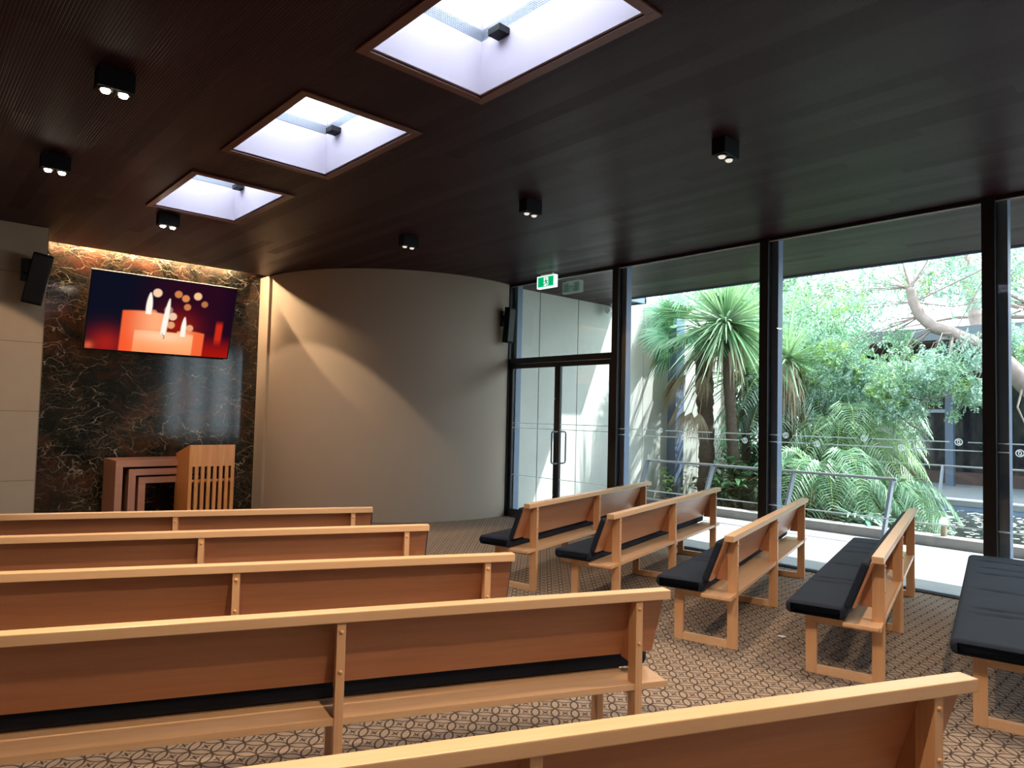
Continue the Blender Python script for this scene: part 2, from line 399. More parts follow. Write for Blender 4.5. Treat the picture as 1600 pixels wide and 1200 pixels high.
# ------------------------------------------------------------------ structure: floor, ceiling, walls
struct(MB().box(-4, 7.40, -5, 10.95, -0.12, 0).build('floor', M['carpet']))
struct(MB().box(7.40, 7.50, -5, 8.35, -0.12, 0.012, 0.003).build('trim_1', M['black']))
cm = MB()
xs = [(-4, SX0), (SX1, 9.62)]
cz0, cz1 = H, H + 0.30
def cbox(x0, x1, y0, y1): cm.box(x0, x1, y0, y1, cz0, cz1)
cbox(-4, SX0, -5, 10.58); cbox(SX1, 9.62, -5, 10.58)
ys = [-5] + [v for p in SKY for v in p] + [10.58]
for k in range(0, len(ys), 2): cbox(SX0, SX1, ys[k], ys[k + 1])
cbox(-4, 1.40, 10.58, 10.95); cbox(4.50, 9.62, 10.58, 10.95)
cbox(9.62, 10.14, 7.60, 8.9)
struct(cm.build('ceiling', M['ceiling']))
struct(MB().box(1.40, 4.50, 10.58, 10.95, H + 0.16, H + 0.30).build('trim_2', M['trimwood']))
sf = MB(); sf.box(9.62, 9.66, -5, 7.60, H - 0.02, H + 0.34).box(10.14, 10.18, 7.56, 8.9, H - 0.02, H + 0.34).box(9.62, 10.18, 7.56, 7.60, H - 0.02, H + 0.34)
struct(sf.build('trim_3', M['steel']))

struct(MB().box(1.0, 4.9, 10.86, 10.96, 0, H + 0.16).build('wall_front', M['marble']))
struct(MB().box(-4, 1.385, 9.79, 10.86, 0, H).build('wall_left', M['limestone']))
struct(MB().box(-4.12, -4, -5, 9.79, 0, H).build('wall_side', M['roomwall']))
struct(MB().box(-4.12, 7.5, -5.12, -5, 0, H).build('wall_back', M['roomwall']))
# curved wall
cw = MB(); cx, cy, r0 = 6.90, 10.60, 2.46; N = 64; vs = []; 
for k in range(N + 1):
    a = math.radians(180.5 + (281.5 - 180.5) * k / N)
    for r in (r0, r0 - 0.12):
        for z in (0, H): vs.append((cx + r * math.cos(a), cy + r * math.sin(a), z))
fs = []
for k in range(N):
    i = 4 * k; j = i + 4
    fs += [(i, j, j + 1, i + 1), (i + 2, i + 3, j + 3, j + 2), (i + 1, j + 1, j + 3, i + 3), (i, i + 2, j + 2, j)]
fs += [(0, 1, 3, 2), (4 * N, 4 * N + 2, 4 * N + 3, 4 * N + 1)]
struct(cw.add(vs, fs).build('wall_curved', M['plaster'], smooth='auto'))
struct(MB().box(4.40, 4.46, 10.50, 10.86, 0, H - 0.005, 0.004).build('trim_4', M['plaster']))

# ------------------------------------------------------------------ glazing
def post(n, y1, z0=0.0):
    t = empty('trim_%d' % n, (GX, y1, 0), 0, 'structure')
    MB().box(-0.055, 0.03, -0.105, 0, z0, H, 0.003).build('mullion', M['black'], t)
    MB().box(0.03, 0.14, -0.185, 0, z0, H, 0.003).build('steel_column', M['steel'], t)
post(5, 8.27)
for i, y in enumerate(POSTS): post(6 + i, y)

def logo(parent, y, z):
    # spiral ring emblem of frosted film on the glass
    m = MB(); R0 = 0.030
    def arc(rad, wd, a0, a1, n=20, cyy=0.0, czz=0.0):
        vs = []; fs = []
        for k in range(n + 1):
            a = a0 + (a1 - a0) * k / n
            for rr in (rad - wd / 2, rad + wd / 2): vs.append((-0.008, y + cyy + rr * math.cos(a), z + czz + rr * math.sin(a)))
        for k in range(n): fs.append((2 * k, 2 * k + 1, 2 * k + 3, 2 * k + 2))
        m.add(vs, fs)
    arc(R0, 0.008, 0, 2 * PI, 28)
    arc(0.015, 0.007, 0.6, 0.6 + PI * 1.2, 14, 0.004, 0.003)
    arc(0.015, 0.007, 0.6 + PI, 0.6 + PI * 2.2, 14, -0.004, -0.003)
    m.build('glass_emblem', M['frost'], parent)
def stripe(parent, y0, y1, z, gaps=(), hh=0.011):
    ys_ = [y0]; 
    for g in sorted(gaps): ys_ += [g - 0.075, g + 0.075]
    ys_ += [y1]; m = MB()
    for k in range(0, len(ys_), 2):
        if ys_[k + 1] > ys_[k]: m.box(-0.0075, -0.0065, ys_[k], ys_[k + 1], z - hh / 2, z + hh / 2)
    m.build('frosted_stripe', M['frost'], parent)
LA = [4.44, 3.60, 2.77, 1.93, 5.27, 1.10, 0.26]
LB = [4.09, 3.25, 2.42, 1.46, 4.93, 5.75, 0.70]
def pane(n, y0, y1, z0=0.03, marks=True, head=True):
    t = empty('window_%d' % n, (GX, 0, 0), 0, 'structure')
    MB().box(-0.006, 0.006, y0, y1, z0, H - 0.03).build('glass_pane', M['glass'], t)
    if head:
        MB().box(-0.03, 0.03, y0, y1, H - 0.035, H).build('head_channel', M['black'], t)
        MB().box(-0.034, -0.024, y0, y1, H - 0.045, H - 0.035).build('head_bead', M['bead'], t)
    if z0 < 0.1: MB().box(-0.03, 0.03, y0, y1, 0.012, 0.03).build('sill_channel', M['steel'], t)
    if marks:
        ga = [g for g in LA if y0 + 0.1 < g < y1 - 0.1]; gb = [g for g in LB if y0 + 0.1 < g < y1 - 0.1]
        stripe(t, y0, y1, 1.448, ga); stripe(t, y0, y1, 1.37, gb); stripe(t, y0, y1, 0.66, (), 0.013)
        for g in ga: logo(t, g, 1.448)
        for g in gb: logo(t, g, 1.37)
    return t
pane(1, 3.90, 6.07 - 0.105); pane(2, 1.73, 3.90 - 0.105); pane(3, -0.44, 1.73 - 0.105); pane(4, -2.61, -0.545, marks=False); pane(5, -4.78, -2.715, marks=False)
pane(6, 6.07, 8.165, z0=2.50, marks=False)

# doors between 6.07 and 8.165
MB_ = MB().box(GX - 0.05, GX + 0.05, 6.07, 8.165, 2.415, 2.50, 0.003)
struct(MB_.build('trim_12', M['black']))
def leaf(n, y0, y1, handle_side):
    t = empty('door_%d' % n, (GX, y0, 0), 0, 'structure'); wd = y1 - y0
    m = MB()
    m.box(-0.022, 0.022, 0, 0.055, 0.02, 2.41, 0.002).box(-0.022, 0.022, wd - 0.055, wd, 0.02, 2.41, 0.002)
    m.box(-0.022, 0.022, 0.055, wd - 0.055, 2.34, 2.41, 0.002).box(-0.022, 0.022, 0.055, wd - 0.055, 0.02, 0.12, 0.002)
    m.build('door_frame', M['black'], t)
    MB().box(-0.006, 0.006, 0.055, wd - 0.055, 0.12, 2.34).build('glass_pane', M['glass'], t)
    for z in (1.448, 1.37, 0.66): stripe(t, 0.055, wd - 0.055, z + (0.03 if z > 1 else 0), (), 0.010)
    return t, wd
dR, wR = leaf(1, 6.075, 7.115, 1)
dL, wL = leaf(2, 7.12, 8.16, 0)
def pull(parent, y, sgn):
    pts = []; z0, z1, r, d = 0.90, 1.37, 0.035, 0.15
    pts = [(sgn * 0.02, y, z0), (sgn * (d - r), y, z0)]
    for k in range(5):
        a = -PI / 2 + PI / 2 * k / 4; pts.append((sgn * (d - r + r * math.cos(a)), y, z0 + r + r * math.sin(a)))
    for k in range(5):
        a = PI / 2 * k / 4; pts.append((sgn * (d - r + r * math.cos(a)), y, z1 - r + r * math.sin(a)))
    pts += [(sgn * 0.02, y, z1)]
    MB().tube(pts, 0.0125, 8).build('pull_handle', M['steel'], parent, smooth=True)
pull(dR, wR - 0.03, -1); pull(dR, wR - 0.03, 1)
lk = MB()
for z in (1.86, 0.43): lk.tube([(-0.022, 0.028, z), (-0.036, 0.028, z)], 0.016, 10)
lk.build('door_lock', M['brass'], dL, smooth='auto')

# ------------------------------------------------------------------ skylights
def skylight(y0, y1, label):
    t = tag(empty('skylight', ((SX0 + SX1) / 2, (y0 + y1) / 2, H)), label, 'skylight', 'skylights in a row along the ceiling')
    hx, hy = (SX1 - SX0) / 2, (y1 - y0) / 2
    fr = MB(); a = 0.06
    for (p, q, r, s_) in ((-hx - a, -hx, -hy - a, hy + a), (hx, hx + a, -hy - a, hy + a), (-hx, hx, -hy - a, -hy), (-hx, hx, hy, hy + a)):
        fr.box(p, q, r, s_, -0.014, 0.0, 0.003)
    fr.build('timber_frame', M['trimwood'], t)
    d = 0.36; s = MB(); e = 0.018
    s.box(-hx, -hx + e, -hy, hy, 0.004, d).box(hx - e, hx, -hy, hy, 0.004, d).box(-hx + e, hx - e, -hy, -hy + e, 0.004, d).box(-hx + e, hx - e, hy - e, hy, 0.004, d)
    s.build('white_shaft', M['shaftwhite'], t)
    # perforated strip between shaft and rooflight
    g = MB(); z0, z1 = d + 0.012, d + 0.085
    for k in range(6):
        z = z0 + (z1 - z0) * k / 5
        g.box(-hx + 0.005, hx - 0.005, hy - 0.006, hy - 0.002, z, z + 0.005).box(-hx + 0.005, hx - 0.005, -hy + 0.002, -hy + 0.006, z, z + 0.005)
        g.box(hx - 0.006, hx - 0.002, -hy, hy, z, z + 0.005).box(-hx + 0.002, -hx + 0.006, -hy, hy, z, z + 0.005)
    nx = 52
    for k in range(nx):
        x = -hx + 2 * hx * k / nx; g.box(x, x + 0.006, hy - 0.006, hy - 0.002, z0, z1)
    ny = 80
    for k in range(ny):
        y = -hy + 2 * hy * k / ny; g.box(hx - 0.006, hx - 0.002, y, y + 0.006, z0, z1)
    g.build('mesh_vent_strip', M['railgrey'], t)
    u = MB().box(-hx, hx, hy + 0.002, hy + 0.03, d, d + 0.17).box(-hx, hx, -hy - 0.03, -hy - 0.002, d, d + 0.17).box(hx + 0.002, hx + 0.03, -hy - 0.03, hy + 0.03, d, d + 0.17).box(-hx - 0.03, -hx - 0.002, -hy - 0.03, hy + 0.03, d, d + 0.17)
    u.build('white_upstand', M['shaftwhite'], t)
    MB().box(-hx - 0.03, hx + 0.03, -hy - 0.03, hy + 0.03, d + 0.17, d + 0.178).build('opal_rooflight', M['opal'], t)
    b = MB().box(hx - 0.11, hx - 0.02, hy - 0.30, hy - 0.19, d - 0.065, d - 0.02, 0.004)
    b.build('window_winder', M['blackplastic'], t)
    return t
for (p, lab) in zip(SKY, ('added white-lined skylight behind the camera, outside the picture, lighting the near pews', 'added white-lined skylight directly above the camera, outside the picture, lighting the near pews', 'largest and nearest white-lined rectangular skylight at the top of the ceiling', 'middle of the three skylights, white shaft with dark winder in its corner', 'smallest and farthest skylight, its shaft pale lilac with no sky showing')):
    skylight(p[0], p[1], lab)

# ------------------------------------------------------------------ ceiling twin spotlights
def twin(x, y, label, lit, aim, power, blend=0.25, size=95):
    t = tag(empty('ceiling_spotlight', (x, y, H)), label, 'ceiling light', 'black twin box spotlights on the ceiling')
    m = MB().box(-0.105, 0.105, -0.055, 0.055, -0.125, 0, 0.003)
    m.build('housing', M['blackplastic'], t)
    for sx in (-1, 1):
        rg = MB().tube([(sx * 0.05, 0, -0.125), (sx * 0.05, 0, -0.133)], 0.040, 20)
        ring = rg.build('lens_ring', M['brass'] if lit else M['black'], t, smooth='auto')
        MB().tube([(sx * 0.05, 0, -0.1335), (sx * 0.05, 0, -0.146)], [0.028, 0.022], 16).build('lens', M['lampglow'] if lit else M['lampdim'], ring, smooth='auto')
    if power:
        L = bpy.data.lights.new('spot_beam', 'SPOT'); L.energy = power; L.color = (1.0, 0.72, 0.46); L.spot_size = math.radians(size); L.spot_blend = blend; L.shadow_soft_size = 0.03
        o = bpy.data.objects.new('spot_beam', L); COL.objects.link(o); o.parent = t; o.location = (0, 0, -0.16)
        o.rotation_euler = (Vector(aim) - Vector((x, y, H - 0.16))).to_track_quat('-Z', 'Y').to_euler()
    return t
twin(0.99, 4.86, 'brightly lit black twin spotlight nearest the camera, left side of ceiling', True, (1.3, 4.4, 0), 170, 0.3, 72)
twin(0.99, 6.88, 'lit black twin spotlight second from the camera on the left side of ceiling', True, (0.2, 9.7, 0.6), 90, 0.10, 66)
twin(2.22, 8.07, 'small black twin spotlight just beyond the farthest skylight, above the television', True, (4.5, 9.9, -0.3), 140, 0.12, 72)
twin(4.54, 6.85, 'farthest dark spotlight on the right side, in front of the curved wall', False, (4.3, 6.6, 0), 40, 0.9, 80)
twin(4.60, 4.82, 'dark twin spotlight in the middle of the right-hand ceiling row', False, (4.6, 4.8, 0), 110)
twin(4.59, 2.70, 'largest dark box spotlight on the ceiling, nearest of the right-hand row', False, (4.6, 2.7, 0), 100)

twin(0.99, 2.70, 'added lit twin spotlight overhead on the left, just outside the picture', True, (0.7, 2.6, 0), 230, 0.5, 120)  # this and the next three: lamps added out of view for the foreground pews
twin(0.99, 0.55, 'added lit twin spotlight on the left above the camera, outside the picture', True, (1.4, 1.0, 0), 170, 0.5, 125)
twin(4.60, 0.55, 'added unseen twin spotlight right of the camera, outside the picture', True, (3.8, 1.0, 0), 150, 0.5, 125)
twin(0.99, -1.60, 'added unseen twin spotlight behind the camera, outside the picture', True, (1.2, 1.2, 0.4), 40, 0.5, 110)

# LED strip hidden in the slot above the marble
led = MB().box(1.45, 4.02, 10.79, 10.81, H + 0.12, H + 0.135).build('led_strip', M['ledgold'])
tag(led, 'warm glowing light strip in the slot above the marble wall', 'light')

# ------------------------------------------------------------------ television
def panel_grid(name, wd, ht, nx, ny, fn, mat, parent):
    vs = []; cols = []
    for j in range(ny + 1):
        for i in range(nx + 1):
            u, v = i / nx, j / ny; vs.append(((u - 0.5) * wd, 0, (v - 0.5) * ht)); cols.append(fn(u, v))
    fs = [(j * (nx + 1) + i, j * (nx + 1) + i + 1, (j + 1) * (nx + 1) + i + 1, (j + 1) * (nx + 1) + i) for j in range(ny) for i in range(nx)]
    me = bpy.data.meshes.new(name); me.from_pydata(vs, [], fs); me.update()
    ca = me.color_attributes.new('Col', 'FLOAT_COLOR', 'POINT')
    ca.data.foreach_set('color', np.array([tuple(c) + (1.0,) for c in cols], dtype=np.float32).ravel())
    me.materials.append(mat); o = bpy.data.objects.new(name, me); COL.objects.link(o); o.parent = parent; return o
def sstep(a, b, x):
    t = min(1, max(0, (x - a) / (b - a) if b != a else (x > a))); return t * t * (3 - 2 * t)
def lerp(a, b, t): return tuple(x + (y - x) * t for x, y in zip(a, b))
def screen(u, v):
    v = 1 - v      # v down
    c = lerp((0.004, 0.005, 0.014), (0.022, 0.003, 0.012), sstep(0.2, 0.6, u))
    c = lerp(c, (0.008, 0.002, 0.012), sstep(0.85, 1.0, u) * 0.7)
    # red glow at the bottom
    g = sstep(0.65, 1.0, v) ; c = lerp(c, (0.42, 0.008, 0.003), g * sstep(0.70, 0.78, u) * 0.9)
    g = math.exp(-(((u - 0.13) / 0.11) ** 2 + ((v - 0.92) / 0.18) ** 2)); c = lerp(c, (0.40, 0.015, 0.01), min(1, g * 0.9))
    g = math.exp(-(((u - 0.02) / 0.03) ** 2 + ((v - 0.96) / 0.05) ** 2)); c = lerp(c, (0.7, 0.10, 0.04), min(1, g))
    g = math.exp(-(((u - 0.60) / 0.14) ** 2 + ((v - 0.62) / 0.2) ** 2)); c = lerp(c, (0.35, 0.012, 0.004), min(1, g * 0.8))
    g = sstep(0.035, 0.015, abs(u - 0.905)) * sstep(0.46, 0.56, v) * sstep(0.86, 0.72, v); c = lerp(c, (0.75, 0.03, 0.008), g * 0.8)
    for (a, b, r, col) in ((0.43, 0.185, 0.036, (0.95, 0.62, 0.42)), (0.575, 0.17, 0.032, (0.62, 0.21, 0.07)), (0.63, 0.215, 0.032, (0.72, 0.25, 0.09)), (0.65, 0.33, 0.030, (0.62, 0.20, 0.07)),
                           (0.715, 0.165, 0.034, (0.92, 0.55, 0.28)), (0.772, 0.265, 0.029, (0.50, 0.17, 0.06)), (0.52, 0.40, 0.035, (0.40, 0.22, 0.20)), (0.555, 0.48, 0.034, (0.90, 0.58, 0.40)), (0.55, 0.60, 0.032, (0.80, 0.35, 0.16)),
                           (0.685, 0.62, 0.032, (0.85, 0.38, 0.20)), (0.42, 0.46, 0.03, (0.7, 0.25, 0.12))):
        d = math.hypot(u - a, (v - b) / 1.78); c = lerp(c, col, sstep(r, r - 0.010, d))
    # candles
    def candle(u0, u1, top, ca, cb, c, bow=0.02, soft=0.006):
        m = (u - u0) / (u1 - u0); tt = top - bow * math.sin(PI * min(1, max(0, m)))
        k = sstep(u0 - soft, u0 + soft, u) * sstep(u1 + soft, u1 - soft, u) * sstep(tt - 0.012, tt + 0.012, v)
        col = lerp(ca, cb, sstep(0, 0.75, m)); col = lerp(col, lerp(col, (0.95, 0.09, 0.02), 0.75), sstep(0.15, 0.5, v - top) * 0.9)
        return lerp(c, col, k)
    c = candle(0.215, 0.525, 0.465, (0.88, 0.12, 0.035), (1.0, 0.42, 0.20), c)
    c = candle(0.60, 0.80, 0.68, (1.0, 0.45, 0.22), (0.92, 0.14, 0.04), c)
    c = candle(0.305, 0.72, 0.72, (1.0, 0.34, 0.13), (1.0, 0.42, 0.17), c)
    g = math.exp(-(((u - 0.50) / 0.20) ** 2 + ((v - 0.76) / 0.09) ** 2)); 
    if v > 0.70 and 0.305 < u < 0.72: c = lerp(c, (1.0, 0.68, 0.42), min(1, g * 0.8))
    # flames
    for (a, y0, y1, wd_) in ((0.375, 0.19, 0.485, 0.027), (0.510, 0.24, 0.74, 0.025), (0.632, 0.47, 0.75, 0.024)):
        if y0 < v < y1:
            m = (v - y0) / (y1 - y0); ww = wd_ * (math.sin(PI * min(1, m * 0.62 + 0.02)) ** 0.7) * (1 - 0.25 * m); ax = a - (m * 0.02 if a == 0.51 else 0) + 0.01
            c = lerp(c, (1.0, 0.93, 0.82), sstep(ww + 0.004, ww - 0.006, abs(u - ax)))
    if 0.72 < v < 0.80 and abs(u - (0.492 + 0.02 * math.sin((v - 0.72) * 30))) < 0.003: c = (0.10, 0.03, 0.01)
    return c
tv = tag(empty('television', (2.93, 10.80, 2.36)), 'large wall television showing lit orange candles, tilted on the dark marble', 'television')
tilt = math.radians(17)
face = empty('bezel_pivot'); bpy.data.objects.remove(face)
W_, Hh_ = 1.93, 1.10
Rm = Matrix.Rotation(tilt, 4, 'X')
body = MB().box(-W_ / 2, W_ / 2, -0.03, 0.03, 0, Hh_, 0.006).build('casing', M['blackplastic'], tv); body.rotation_euler = (tilt, 0, 0); body.location = (0, -0.02, 0)
sc_o = panel_grid('screen', W_ - 0.035, Hh_ - 0.035, 240, 136, screen, vcol_emit('candle_picture', 0.60), tv)
sc_o.rotation_euler = (tilt, 0, 0); sc_o.location = Vector((0, -0.02, 0)) + Rm @ Vector((0, -0.0315, Hh_ / 2))
br = MB().prism([(0.05, 0.15), (0.05, 0.95), (-0.26, 0.95), (0.00, 0.15)], 'x', -0.25, 0.25)
brk = br.build('wall_bracket', M['black'], tv); brk.location = (0, 0.005, 0)

# ------------------------------------------------------------------ wall speakers
def speaker(loc, rz, tiltx, label, mount, roll=0.0, off=0.0):
    t = tag(empty('wall_speaker', loc, rz), label, 'speaker', 'black wall speakers')
    b = MB().box(-0.10, 0.10, -0.10, 0.05, -0.30, 0.29, 0.012).build('cabinet', M['blackplastic'], t); b.rotation_euler = (tiltx, roll, 0)
    g = MB().box(-0.09, 0.09, -0.107, -0.099, -0.27, 0.27, 0.003).build('grille', M['black'], t); g.rotation_euler = (tiltx, roll, 0)
    MB().box(-0.04 - off, 0.04, 0.03, mount, 0.06, 0.16, 0.004).box(-0.07 - off, 0.03 - off, mount - 0.06, mount, -0.02, 0.24, 0.004).build('wall_bracket', M['black'], t)
    return t
speaker((1.27, 9.57, 3.05), math.radians(-8), math.radians(12), 'black speaker bracketed to the limestone wall, left of the television', 0.205, 0.17, 0.10)
s2_ = speaker((7.24, 8.04, 3.02), math.radians(8), math.radians(6), 'black speaker on the right end of the curved wall, beside the doors', 0.19); s2_.scale = (0.72, 0.72, 0.95)

# ------------------------------------------------------------------ exit sign
def exitcol(u, v):
    G, Wt = (0.0, 0.42, 0.15), (0.85, 1.0, 0.92)
    if u < 0.03 or u > 0.97 or v < 0.06 or v > 0.94: return Wt
    c = G
    if 0.38 < u < 0.66 and 0.10 < v < 0.90: c = Wt          # door
    def seg(x0, y0, x1, y1, r):
        px, py = (u - x0) * 1.9, v - y0; dx, dy = (x1 - x0) * 1.9, y1 - y0
        t = min(1, max(0, (px * dx + py * dy) / (dx * dx + dy * dy))); return math.hypot(px - t * dx, py - t * dy) < r
    man = [(0.50, 0.62, 0.53, 0.44, 0.075), (0.53, 0.44, 0.60, 0.32, 0.045), (0.60, 0.32, 0.58, 0.14, 0.04), (0.52, 0.44, 0.46, 0.30, 0.045), (0.46, 0.30, 0.38, 0.26, 0.04),
           (0.49, 0.62, 0.42, 0.52, 0.03), (0.42, 0.52, 0.38, 0.56, 0.03), (0.53, 0.62, 0.59, 0.54, 0.03), (0.59, 0.54, 0.63, 0.60, 0.03)]
    if any(seg(*s_) for s_ in man) or math.hypot((u - 0.50) * 1.9, v - 0.77) < 0.065: c = (0.0, 0.30, 0.10)
    return c
ex = tag(empty('exit_sign', (7.17, 7.12, 3.70)), 'green and white running man exit sign hanging by the glass doors', 'sign')
MB().box(-0.032, 0.032, -0.185, 0.185, -0.215, -0.03, 0.004).build('white_casing', emit('lit_white_diffuser', (0.75, 1.0, 0.92), 0.75), ex)
MB().box(-0.02, 0.02, -0.12, 0.12, -0.03, 0.0).build('ceiling_mount', M['white'], ex)
for sgn in (-1, 1):
    f = panel_grid('sign_face', 0.34, 0.165, 80, 40, exitcol, vcol_emit('exit_picture', 0.65), ex)
    f.rotation_euler = (0, 0, -PI / 2 * (1 if sgn < 0 else -1)); f.location = (sgn * 0.0335, 0, -0.122)

# ------------------------------------------------------------------ lectern and nested stands
lec = tag(empty('lectern', (3.30, 9.50, 0)), 'orange-brown slatted timber lectern in front of the marble wall', 'lectern')
top = MB().prism([(0.0, 1.10), (0.0, 0.83), (0.022, 0.83), (0.022, 1.075), (0.55, 0.935), (0.55, 0.965), (0.0, 1.105)], 'x', -0.295, 0.295)
MB().box(-0.295, 0.295, 0.0, 0.022, 0.82, 1.105, 0.002).build('front_panel', M['lectern'], lec)
MB().prism([(0.022, 1.105), (0.55, 0.97), (0.55, 0.945), (0.022, 1.08)], 'x', -0.295, 0.295).build('sloping_top', M['lectern'], lec)
for sx in (-1, 1):
    MB().prism([(0.024, 0.0), (0.55, 0.0), (0.55, 0.943), (0.024, 1.078)], 'x', sx * 0.295, sx * 0.272).build('side_panel', M['lectern'], lec)
for k in range(8):
    x = -0.295 + 0.078 * k
    MB().box(x, x + 0.044, 0.0, 0.022, 0.0, 0.82, 0.002).build('slat', M['lectern'], lec)
MB().box(-0.27, 0.27, 0.024, 0.05, 0.62, 0.65).build('cross_rail', M['lectern'], lec)
MB().box(-0.27, 0.27, 0.05, 0.53, 0.60, 0.618).build('shelf', M['lectern'], lec)
for k in range(6):
    x = -0.25 + 0.09 * k
    MB().box(x, x + 0.035, 0.50, 0.52, 0.02, 0.60).build('rear_slat', M['lectern'], lec)

def portal(x0, x1, y0, y1, z1, th, label):
    t = tag(empty('nesting_stand', ((x0 + x1) / 2, (y0 + y1) / 2, 0)), label, 'stand', 'three nesting timber stands')
    hx, hy = (x1 - x0) / 2, (y1 - y0) / 2
    MB().box(-hx, hx, -hy, hy, z1 - th, z1, 0.003).build('top', M['walnut'], t)
    for sx in (-1, 1): MB().box(sx * hx, sx * (hx - th), -hy, hy, 0, z1 - th, 0.003).build('side_panel', M['walnut'], t)
portal(2.26, 3.62, 9.97, 10.62, 0.89, 0.085, 'outermost and tallest of the nesting timber stands beside the lectern')
portal(2.42, 3.47, 9.99, 10.60, 0.775, 0.085, 'middle one of the nesting timber stands beside the lectern')
portal(2.545, 3.34, 10.01, 10.58, 0.665, 0.085, 'innermost and lowest of the nesting timber stands beside the lectern')

# ------------------------------------------------------------------ pews
SP = 1.33; PW = 0.035; OV = 0.14; RH = 0.805; L0, L1 = -OV, 2 * SP + PW + OV
def cushion_mesh(s0, s1, t0, t1, z0, z1, creases, rad=0.034):
    hw, hh = (t1 - t0) / 2, (z1 - z0) / 2; cs = (t0 + t1) / 2; cz = (z0 + z1) / 2
    loop = []
    nt = 14
    for k in range(nt + 1):
        loop.append((hw - rad - (2 * hw - 2 * rad) * k / nt, hh, 1))
    def corner(cxx, czz, a0):
        for k in range(1, 6):
            a = a0 + (PI / 2) * k / 6; loop.append((cxx + rad * math.cos(a), czz + rad * math.sin(a), 0.3))
    corner(-hw + rad, hh - rad, PI / 2); loop.append((-hw, hh - rad, 0)); loop.append((-hw, -hh + rad, 0)); corner(-hw + rad, -hh + rad, PI)
    loop.append((-hw + rad, -hh, 0)); loop.append((hw - rad, -hh, 0)); corner(hw - rad, -hh + rad, 1.5 * PI); loop.append((hw, -hh + rad, 0)); loop.append((hw, hh - rad, 0)); corner(hw - rad, hh - rad, 0)
    n = len(loop); m = MB(); vs = []; NS = 110; rnd = random.Random(5)
    ex = [rad * q for q in (0, 0.04, 0.12, 0.25, 0.42, 0.65, 1.0)]
    ss = [s0 + e for e in ex] + [s0 + rad + (s1 - s0 - 2 * rad) * k / NS for k in range(1, NS)] + [s1 - e for e in reversed(ex)]
    NS = len(ss) - 1
    for s_ in ss:
        e = min(s_ - s0, s1 - s_); k_ = 1.0
        if e < rad: k_ = math.sqrt(max(0, 1 - (1 - e / rad) ** 2))
        shr = rad * (1 - k_)
        for (a, b, tp) in loop:
            aa = a - math.copysign(shr, a) * min(1, abs(a) / hw); bb = b - math.copysign(shr, b)
            if tp > 0.9:
                for c in creases:
                    lim = sstep(0.80, 0.55, abs(a / hw))
                    d = s_ - c - 0.02 * math.sin(a * 9 + c * 5)
                    bb -= 0.013 * lim * math.exp(-(d / 0.018) ** 2)
                bb += 0.004 * math.cos(a / hw * PI / 2) + 0.0015 * math.sin(s_ * 9 + a * 7)
            vs.append((s_, cs + aa, cz + bb))
    fs = []
    for i in range(NS):
        for k in range(n):
            k2 = (k + 1) % n; fs.append((i * n + k, i * n + k2, (i + 1) * n + k2, (i + 1) * n + k))
    fs += [tuple(range(n)), tuple(range(NS * n + n - 1, NS * n - 1, -1))]
    return m.add(vs, fs)
def make_pew():
    t = empty('pew'); t['category'] = 'pew'
    MB().box(L0, L1, -0.008, 0.058, RH - 0.042, RH, 0.004).build('top_rail', M['beech'], t)
    a0, z0 = 0.150, 0.478; a1, z1 = 0.046, RH - 0.043
    MB().prism([(a0, z0), (a0 + 0.018, z0 + 0.003), (a1 + 0.018, z1), (a1, z1)], 'x', L0 + 0.004, L1 - 0.004).build('backrest', M['panel'], t)
    bc = cushion_mesh(L0 - 0.010, L1 + 0.010, -0.024, 0.024, 0, 0.305, [], 0.017)
    ang = math.atan2(a0 - a1, z1 - z0); 
    q = bc.build('back_cushion', M['fabric'], t, smooth='auto'); q.rotation_euler = (ang, 0, 0); q.location = (0, a0 + 0.041, z0 - 0.004)
    cu = cushion_mesh(L0 - 0.006, L1 + 0.006, 0.196, 0.550, 0.389, 0.470, [0.55, 0.70, 1.28, 1.95, 2.20, 2.52]).build('seat_cushion', M['fabric'], t, smooth='auto')
    pl = MB().box(L0, L1, 0.010, 0.215, 0.362, 0.384, 0.003)
    MBq = MB().box(L0, L1, 0.006, 0.018, 0.362, 0.390, 0.002)
    seat = pl.build('seat_board', M['beech'], t)
    MBq.build('edge_lip', M['beech'], seat)
    MB().box(0.0, L1 - OV, 0.22, 0.44, 0.372, 0.386).build('cushion_board', M['beech'], seat)
    for k in range(3):
        s_ = SP * k
        f = empty  # noqa
        MB().box(s_, s_ + PW, 0.0, 0.070, 0, RH - 0.042, 0.002).build('rear_post', M['beech_v'], t)
        MB().box(s_, s_ + PW, 0.385, 0.452, 0, 0.372, 0.002).build('leg', M['beech_v'], t)
        MB().box(s_, s_ + PW, 0.070, 0.385, 0, 0.052, 0.002).build('floor_rail', M['beech'], t)
        MB().box(s_, s_ + PW, 0.070, 0.385, 0.318, 0.361, 0.002).build('seat_bearer', M['beech'], t)
        MB().prism([(0.069, 0.470), (0.146, 0.470), (0.072, 0.735), (0.069, 0.74)], 'x', s_ + 0.003, s_ + PW - 0.003).build('wedge_bracket', M['panel'], t)
        for z in (0.727, 0.571):
            kn = MB(); kn.tube([(s_ + PW / 2, 0.001, z), (s_ + PW / 2, -0.004, z), (s_ + PW / 2, -0.007, z)], [0.0085, 0.0075, 0.004], 12)
            kn.build('timber_plug', M['knob'], t, smooth='auto')
    return t
pew0 = make_pew()
RIGHT = [(4.463, 4.499, 15.0, 'right-hand pew farthest away, nearest the glass doors'),
         (4.597, 3.647, 14.2, 'right-hand pew second from the glass doors'),
         (4.480, 2.509, 15.1, 'right-hand pew third from the glass doors'),
         (4.574, 1.581, 13.8, 'right-hand pew seen end-on, dark seat cushion left of its backrest')]
